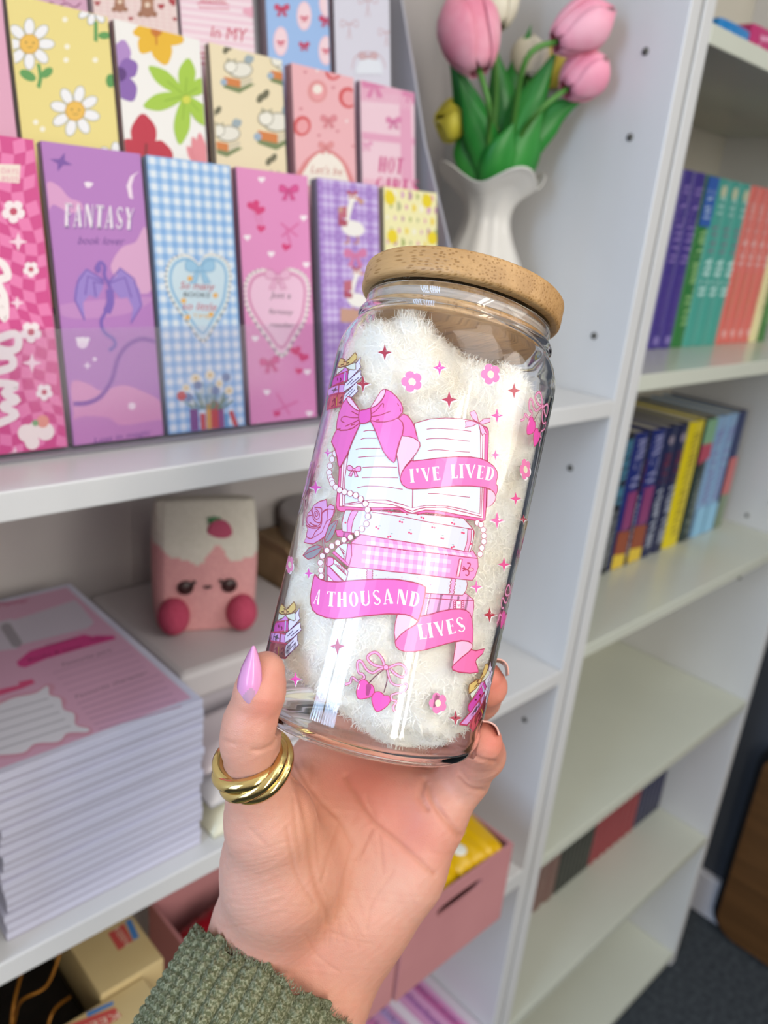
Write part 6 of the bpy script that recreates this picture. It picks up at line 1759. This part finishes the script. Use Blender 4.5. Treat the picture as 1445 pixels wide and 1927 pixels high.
# ------------------------------------------------------------------ person: hand, nails, ring, cuff
person = empty('person', tuple(at_depth(560, 1700, .30)), 'hand of a person in a green knit sleeve, gripping the glass can from below', 'person')
def H(px, py, d): return at_depth(px, py, d)
segs = [  # a, b, ra, rb, blend
    # thumb
    ((500, 1262, .2415), (490, 1300, .2420), .0058, .0073, .003), ((490, 1300, .2420), (474, 1362, .2450), .0073, .0083, .003),
    ((474, 1362, .2450), (470, 1395, .2475), .0083, .0083, .003), ((470, 1395, .2475), (482, 1470, .2545), .0082, .0090, .004),
    ((482, 1470, .2545), (508, 1545, .264), .0093, .0128, .006), ((508, 1545, .264), (530, 1640, .279), .0135, .0180, .008),
    ((530, 1640, .279), (520, 1760, .299), .0185, .0185, .010), ((490, 1600, .282), (478, 1740, .301), .0105, .0135, .008),
    # palm body
    ((600, 1445, .313), (585, 1700, .311), .0120, .0190, .010), ((670, 1450, .318), (600, 1720, .312), .0115, .0185, .010),
    ((745, 1470, .316), (620, 1730, .312), .0115, .0185, .010), ((812, 1530, .303), (650, 1730, .307), .0112, .0180, .010),
    ((803, 1572, .298), (762, 1645, .299), .0100, .0120, .010), ((762, 1645, .299), (680, 1735, .302), .0120, .0150, .010), ((680, 1735, .302), (632, 1795, .304), .0150, .0165, .010),
    ((560, 1480, .294), (560, 1600, .291), .0075, .0110, .014), ((600, 1450, .309), (800, 1515, .300), .0100, .0106, .008),
    ((640, 1540, .303), (640, 1680, .303), .0125, .0150, .016), ((700, 1560, .302), (680, 1680, .301), .0115, .0150, .014),
    # wrist and forearm, coming towards the viewer
    ((505, 1750, .306), (462, 1870, .300), .0185, .0185, .012), ((565, 1740, .309), (520, 1890, .301), .0200, .0195, .012), ((630, 1740, .307), (585, 1890, .302), .0178, .0178, .012),
    ((462, 1870, .300), (300, 2180, .272), .0185, .0215, .012), ((585, 1890, .302), (440, 2200, .274), .0178, .0215, .012),
    # little finger
    ((818, 1535, .300), (872, 1464, .3000), .0104, .0092, .005), ((872, 1464, .3000), (906, 1420, .2870), .0090, .0082, .003), ((906, 1420, .2870), (905, 1397, .2740), .0081, .0073, .0025),
    # ring finger
    ((752, 1465, .318), (838, 1372, .3300), .0098, .0086, .004), ((838, 1372, .3300), (902, 1315, .3120), .0084, .0078, .003), ((902, 1315, .3120), (917, 1292, .2960), .0077, .0070, .0025), ((917, 1292, .2960), (915, 1275, .2930), .0068, .0058, .002),
    # middle finger, behind the can
    ((672, 1440, .322), (748, 1330, .3360), .0100, .0088, .004), ((748, 1330, .3360), (830, 1260, .3290), .0086, .0080, .003), ((830, 1260, .3290), (868, 1225, .3140), .0078, .0068, .0025),
    # index finger, behind the can
    ((600, 1430, .318), (640, 1310, .3360), .0100, .0088, .004), ((640, 1310, .3360), (720, 1222, .3340), .0086, .0080, .003), ((720, 1222, .3340), (780, 1180, .3240), .0078, .0068, .0025),
]
SG = [(H(*a), H(*b), ra, rb, k) for a, b, ra, rb, k in segs]
allp = np.array([p for s_ in SG for p in s_[:2]])
lo, hi = allp.min(0) - .034, allp.max(0) + .034
HF = Field(lo, hi, .00062)
for a, b, ra, rb, k in SG: HF.add(a, b, ra, rb, k)
# hollow where the can presses in
V, Q = HF.mesh(); nv = vnormals(V, Q)
fc = V.mean(0)
if ((nv * (V - fc)).sum(1)).mean() < 0: Q = Q[:, ::-1]; nv = -nv
# push the skin out of the can
rel = V - JB; z = rel @ JA; x = rel @ JX; y = rel @ JY; r = np.hypot(x, y)
ins = (z > .0005) & (z < .15) & (r < JR + .0003)
push = ins & (r > .024)
k = (JR + .0003) / np.maximum(r, 1e-6)
V[push] = JB + JX * (x * k)[push][:, None] + JY * (y * k)[push][:, None] + JA * z[push][:, None]
deep = ins & ~push
V[deep] -= JA * (z[deep] - .0000)[:, None]
nv = vnormals(V, Q)
px = project(V); vd = V - EYE; vd /= np.linalg.norm(vd, axis=1)[:, None]
facing = np.clip(-(nv * vd).sum(1), 0, 1)
def dist_poly(px, pts):
    P = np.array(pts, float); best = np.full(len(px), 1e9)
    for a, b in zip(P, P[1:]):
        ab = b - a; t = np.clip(((px - a) @ ab) / (ab @ ab), 0, 1)
        best = np.minimum(best, np.hypot(*(px - a - t[:, None] * ab).T))
    return best
creases = [  # polyline, sigma px, depth, colour weight
    ([(650, 1462), (668, 1498), (700, 1545), (740, 1578), (772, 1606), (800, 1632), (818, 1645)], 6.0, .00060, .62),
    ([(556, 1436), (580, 1475), (604, 1506), (634, 1536), (650, 1560), (664, 1590)], 5.5, .00050, .5),
    ([(548, 1445), (566, 1500), (578, 1560), (584, 1620), (596, 1670), (612, 1712), (616, 1740)], 6.5, .00055, .55),
    ([(664, 1590), (650, 1640), (640, 1690), (632, 1730)], 5, .0003, .4), ([(640, 1545), (620, 1600), (606, 1660)], 5, .0003, .4), ([(700, 1560), (672, 1620)], 4, .0003, .3),
    ([(806, 1478), (815, 1510), (845, 1550), (864, 1572)], 7, .0009, .5), ([(800, 1470), (790, 1498), (803, 1520)], 7, .0009, .4),
    ([(862, 1466), (884, 1484), (908, 1488)], 4.5, .0006, .4), ([(886, 1416), (905, 1430), (930, 1434)], 4.5, .0007, .4), ([(866, 1450), (880, 1470)], 4, .0004, .3),
    ([(475, 1412), (492, 1412), (512, 1402), (520, 1392)], 4.0, .0005, .3), ([(418, 1392), (440, 1400)], 3.5, .0003, .2),
    ([(552, 1500), (558, 1560), (566, 1620)], 4.0, .0003, .3), ([(600, 1500), (596, 1560), (600, 1620)], 4.0, .0003, .3), ([(540, 1560), (556, 1640), (590, 1700)], 4, .0003, .3),
    ([(470, 1560), (500, 1590)], 4, .0002, .15), ([(690, 1500), (712, 1560), (720, 1640)], 4, .0002, .22), ([(740, 1640), (700, 1700), (690, 1750)], 4, .0002, .2),
    ([(585, 1475), (590, 1440)], 5, .0003, .3), ([(610, 1745), (650, 1765), (700, 1775)], 3, .00015, .35), ([(575, 1760), (600, 1800), (640, 1830)], 3, .00015, .3),
]
rs = random.Random(12)
for q_ in range(16):                                   # fine folds of the thumb mound
    y0_ = 1600 + q_ * 9; x0_ = 430 + rs.uniform(-6, 6)
    creases.append(([(x0_, y0_ + rs.uniform(0, 14)), (x0_ + 45, y0_ + 4), (x0_ + 85 + rs.uniform(0, 30), y0_ - 12 + rs.uniform(-4, 6))], 3.0, .00016, .10))
for q_ in range(12):                                   # fan of lines above the wrist
    a_ = rs.uniform(-.5, .9); creases.append(([(606 + q_ * 4, 1690 + rs.uniform(-20, 20)), (606 + q_ * 4 + math.sin(a_) * 70, 1760 + rs.uniform(0, 25))], 2.4, .00010, .3))
disp = np.zeros(len(V)); red = np.zeros(len(V))
for pts, sg, dp, cw in creases:
    P_ = cat(pts, False, 5) if len(pts) > 2 else pts
    dd = dist_poly(px, P_); g = np.exp(-(dd / sg) ** 2) * (facing > .12)
    disp = np.maximum(disp, g * dp); red = np.maximum(red, np.exp(-(dd / (sg * .8)) ** 2) * cw * (facing > .12))
V = V - nv * disp[:, None]
# gentle mounds of the palm and small skin unevenness
bump_ = .00006 * np.sin(V[:, 0] * 900 + 3 * np.sin(V[:, 2] * 500)) * np.sin(V[:, 1] * 800 + V[:, 2] * 700)
V = V + nv * bump_[:, None]
def spot(x, y, s_): return np.exp(-((px[:, 0] - x) ** 2 + (px[:, 1] - y) ** 2) / s_ ** 2)
base_c = np.array(hexc('#d49a83')[:3]); rosy = np.array(hexc('#d9705f')[:3]); crs = np.array(hexc('#b8714f')[:3]); pale = np.array(hexc('#d6ab99')[:3]); warm = np.array(hexc('#d99a74')[:3])
fl = np.clip(.85 * spot(930, 1285, 42) + .95 * spot(925, 1395, 34) + .55 * spot(500, 1330, 42) + .55 * spot(725, 1520, 80) + .45 * spot(800, 1580, 60) + .40 * spot(620, 1470, 60) + .5 * spot(690, 1450, 60) + .35 * spot(505, 1270, 30) + .25 * spot(590, 1800, 80), 0, 1)[:, None]
pl_ = np.clip(.9 * spot(440, 1700, 90) + .6 * spot(760, 1680, 70) + .5 * spot(480, 1580, 60) + .4 * spot(860, 1500, 50), 0, 1)[:, None]
wm = np.clip(.9 * spot(600, 1560, 70) + .8 * spot(620, 1720, 60) + .5 * spot(640, 1850, 70), 0, 1)[:, None]
mott = (.5 + .5 * np.sin(V[:, 0] * 700 + 2 * np.sin(V[:, 1] * 650)) * np.sin(V[:, 2] * 620 + 2 * np.sin(V[:, 0] * 400)))[:, None]
C_ = base_c * (1 - fl * .70) + rosy * fl * .70
C_ = C_ * (1 - pl_ * .5) + pale * pl_ * .5
C_ = C_ * (1 - wm * .4) + warm * wm * .4
C_ = C_ * (1 - .10 * mott) + rosy * .10 * mott
C_ = C_ * (1 - red[:, None] * .55) + crs * red[:, None] * .55
skin = bpy.data.materials.new('skin'); skin.use_nodes = True
nt = skin.node_tree; b = nt.nodes['Principled BSDF']
va = nt.nodes.new('ShaderNodeVertexColor'); va.layer_name = 'tone'
nt.links.new(va.outputs[0], b.inputs['Base Color'])
b.inputs['Roughness'].default_value = .46; b.inputs['Specular IOR Level'].default_value = .4
b.inputs['Subsurface Weight'].default_value = .22; b.inputs['Subsurface Radius'].default_value = (1, .32, .18); b.inputs['Subsurface Scale'].default_value = .0035
tc = nt.nodes.new('ShaderNodeTexCoord'); n1 = nt.nodes.new('ShaderNodeTexVoronoi'); n1.inputs['Scale'].default_value = 1400; n1.feature = 'DISTANCE_TO_EDGE'
n2 = nt.nodes.new('ShaderNodeTexNoise'); n2.inputs['Scale'].default_value = 420; n2.inputs['Detail'].default_value = 6
nt.links.new(tc.outputs['Object'], n1.inputs['Vector']); nt.links.new(tc.outputs['Object'], n2.inputs['Vector'])
ad = nt.nodes.new('ShaderNodeMath'); ad.operation = 'ADD'; nt.links.new(n1.outputs['Distance'], ad.inputs[0]); nt.links.new(n2.outputs['Fac'], ad.inputs[1])
bp = nt.nodes.new('ShaderNodeBump'); bp.inputs['Strength'].default_value = .28; bp.inputs['Distance'].default_value = .0004
nt.links.new(ad.outputs[0], bp.inputs['Height']); nt.links.new(bp.outputs[0], b.inputs['Normal'])
hand = mesh_from('hand', V, Q, skin, person, attr=C_)

# thumb nail: long almond, pink with a bare heart shaped base
def nail_grid(center, half, depth, drop, nu=12):
    P_ = cat([np.array(c) for c in center], False, 6); n = len(P_)
    hw = np.interp(np.linspace(0, 1, n), np.linspace(0, 1, len(half)), half)
    dpt = np.interp(np.linspace(0, 1, n), np.linspace(0, 1, len(depth)), depth)
    rows = []
    for i in range(n):
        row = []
        for j in range(nu + 1):
            u = j / nu * 2 - 1
            row.append(H(P_[i][0] + u * hw[i], P_[i][1] + abs(u) ** 2 * 2, dpt[i] + (drop[0] if u < 0 else drop[1]) * abs(u) ** 2.2))
        rows.append(row)
    return rows
rows = nail_grid([(470, 1326), (469, 1312), (469, 1290), (472, 1262), (475, 1238), (477, 1216)], [6, 17, 21, 21, 17, 10, 1.0], [.2352, .2340, .2331, .2328, .2330, .2338], (.0042, .0022))
bm = bmesh.new(); G_ = [[bm.verts.new(p) for p in r_] for r_ in rows]; nr = len(G_)
for i in range(nr - 1):
    for j in range(12):
        f = bm.faces.new((G_[i][j], G_[i][j + 1], G_[i + 1][j + 1], G_[i + 1][j])); f.smooth = True
        t = i / (nr - 1); u = (j + .5) / 12 * 2 - 1
        f.material_index = 1 if t < .17 + .20 * max(0, 1 - abs(u - .1) * 1.1) ** 1.0 else 0
bmesh.ops.recalc_face_normals(bm, faces=bm.faces)
o = bm_obj('fingernail', bm, [mat('#e59ac8', rough=.22), mat('#c79ab0', rough=.2)], person); md = o.modifiers.new('thick', 'SOLIDIFY'); md.thickness = .0007; md.offset = 0
o['label'] = 'long pointed pink thumbnail'
def small_nail(arc, d0, d1):
    bm = bmesh.new(); A_ = cat(arc, False, 5); n = 6; R_ = []
    for i in range(n + 1):
        t = i / n; R_.append([bm.verts.new(H(CXN[0] + (x - CXN[0]) * (1 - .10 * t * t), CXN[1] + (y - CXN[1]) * (1 - .10 * t * t), d0 + (d1 - d0) * t)) for x, y in A_])
    for a_, b_ in zip(R_, R_[1:]):
        for k in range(len(A_) - 1): f = bm.faces.new((a_[k], a_[k + 1], b_[k + 1], b_[k])); f.smooth = True
    o = bm_obj('fingernail', bm, mat('#eeb2a4', rough=.25), person); md = o.modifiers.new('thick', 'SOLIDIFY'); md.thickness = .0006
CXN = (908, 1400); small_nail([(884, 1366), (900, 1357), (920, 1357), (935, 1367), (941, 1384)], .268, .282)
CXN = (918, 1290); small_nail([(932, 1238), (946, 1241), (956, 1252), (958, 1270)], .287, .300)

# ring: twisted golden bands
rg_c = H(477, 1436, .2515); rn = RW @ np.array([-.26, -.80, -.54]); rn /= np.linalg.norm(rn)
ru = np.cross(rn, RW[:, 0]); ru /= np.linalg.norm(ru); rv = np.cross(rn, ru)
ring = empty('ring', tuple(rg_c)); ring.parent = person
ring.location = Vector(rg_c) - person.location
gold = mat('#d8b25a', rough=.13, metal=1.0)
gold.node_tree.nodes['Principled BSDF'].inputs['Base Color'].default_value = (.72, .52, .20, 1)
bm = bmesh.new(); NSG = 120
for s_ in range(4):
    pts = []; rad = []
    for k in range(NSG + 1):
        t = 2 * PI * k / NSG; tw = t * 1.0 + s_ * PI / 2
        fr_ = .5 + .5 * math.cos(t - 2.4)
        rr_ = .01045 + .0010 * math.cos(tw); hh = .0029 * math.sin(tw) * (.75 + .35 * fr_)
        pts.append(rg_c + (ru * math.cos(t) + rv * math.sin(t)) * rr_ * (1.0) + rn * hh); rad.append(.00175 + .0004 * fr_)
    tube(bm, pts, rad, 12, caps=True)
bm_obj('twisted_bands', bm, gold, ring)

# knitted cuff
cc0 = H(510, 1840, .301); ax_ = H(365, 2125, .274) - cc0; ax_ /= np.linalg.norm(ax_)
su = np.cross(ax_, RW[:, 2]); su /= np.linalg.norm(su)
if su @ RW[:, 0] < 0: su = -su
sv = np.cross(ax_, su)
if sv @ RW[:, 2] > 0: sv = -sv                        # towards the viewer
NT, NL, ribs = 560, 190, 40
th = np.linspace(0, 2 * PI, NT, endpoint=False); ll = np.linspace(0, .085, NL)
TH, LL = np.meshgrid(th, ll, indexing='ij')
rib_ = np.abs(np.sin(TH * ribs / 2))
stitch = np.sin(LL * 2 * PI / .0032 + 2.4 * np.abs(np.sin(TH * ribs)) )
disp = .0021 * rib_ ** .7 + .0005 * stitch * rib_ + .0006 * np.sin(TH * 3 + LL * 60) + .0003 * np.sin(TH * 11 + LL * 150)
r_a, r_b = .0335, .0315                              # wider across than deep
edge = .0016 * np.sin(TH * 9 + 1) + .0009 * np.sin(TH * 23)
Lx = LL + edge * np.exp(-LL / .006) + .010 * (1 - np.cos(TH + .3)) * 0
R1 = r_a + LL * .03 + disp - .0012 * np.exp(-LL / .004); R2 = r_b + LL * .03 + disp - .0012 * np.exp(-LL / .004)
Vo = cc0 + su * (R1 * np.cos(TH))[..., None] + sv * (R2 * np.sin(TH))[..., None] + ax_ * Lx[..., None]
Vi = cc0 + su * ((R1[:, :40] - .0036) * np.cos(TH[:, :40]))[..., None] + sv * ((R2[:, :40] - .0036) * np.sin(TH[:, :40]))[..., None] + ax_ * (Lx[:, :40] + .0004)[..., None]
VV = np.concatenate([Vo.reshape(-1, 3), Vi.reshape(-1, 3)])
i, j = np.meshgrid(np.arange(NT), np.arange(NL - 1), indexing='ij'); i2 = (i + 1) % NT
Q1 = np.stack([i * NL + j, i2 * NL + j, i2 * NL + j + 1, i * NL + j + 1], -1).reshape(-1, 4)
i, j = np.meshgrid(np.arange(NT), np.arange(39), indexing='ij'); i2 = (i + 1) % NT; o0 = NT * NL
Q2 = np.stack([o0 + i * 40 + j + 1, o0 + i2 * 40 + j + 1, o0 + i2 * 40 + j, o0 + i * 40 + j], -1).reshape(-1, 4)
ii = np.arange(NT); Q3 = np.stack([ii * NL, o0 + ii * 40, o0 + ((ii + 1) % NT) * 40, ((ii + 1) % NT) * NL], -1)
# stray yarn fibres
NF = 4200
ft, fl_ = rng.random(NF) * 2 * PI, rng.random(NF) ** 1.4 * .075
fd = np.where(rng.random(NF) < .25, 1, 0); fl_ = np.where(fd == 1, rng.random(NF) * .002, fl_)
RA = r_a + fl_ * .03 + .0013 * np.abs(np.sin(ft * ribs / 2)) ** .8; RB = RA - (r_a - r_b)
b0 = cc0 + su * (RA * np.cos(ft))[:, None] + sv * (RB * np.sin(ft))[:, None] + ax_ * fl_[:, None]
on = su * np.cos(ft)[:, None] + sv * np.sin(ft)[:, None]; tt = np.cross(on, ax_)
L_ = rng.uniform(.0008, .0024, NF)[:, None]; dr = on * rng.uniform(.1, .8, NF)[:, None] + ax_ * np.where(fd == 1, rng.uniform(-1.2, -.4, NF), rng.uniform(-1, 1, NF))[:, None] + tt * rng.normal(0, .5, NF)[:, None]
wd = .00011
f0, f1, f2 = b0, b0 + dr * L_ * .55, b0 + dr * L_ + on * -.0003
sd = np.cross(dr, on); sd /= np.linalg.norm(sd, axis=1)[:, None]
FV = np.stack([f0 - sd * wd, f1 - sd * wd, f2 - sd * wd * .4, f0 + sd * wd, f1 + sd * wd, f2 + sd * wd * .4], 1).reshape(-1, 3)
fi = np.arange(NF)[:, None] * 6 + len(VV)
Q4 = np.concatenate([np.concatenate([fi, fi + 1, fi + 4, fi + 3], 1), np.concatenate([fi + 1, fi + 2, fi + 5, fi + 4], 1)])
knit = noisy('olive_knit', '#5a5d42', '#a3a386', 1100, rough=.9, spec=.2, lo=.42, hi=.78, detail=2, bump=.5)
mesh_from('sleeve_cuff', np.concatenate([VV, FV]), np.concatenate([Q1, Q2, Q3, Q4]), knit, person)
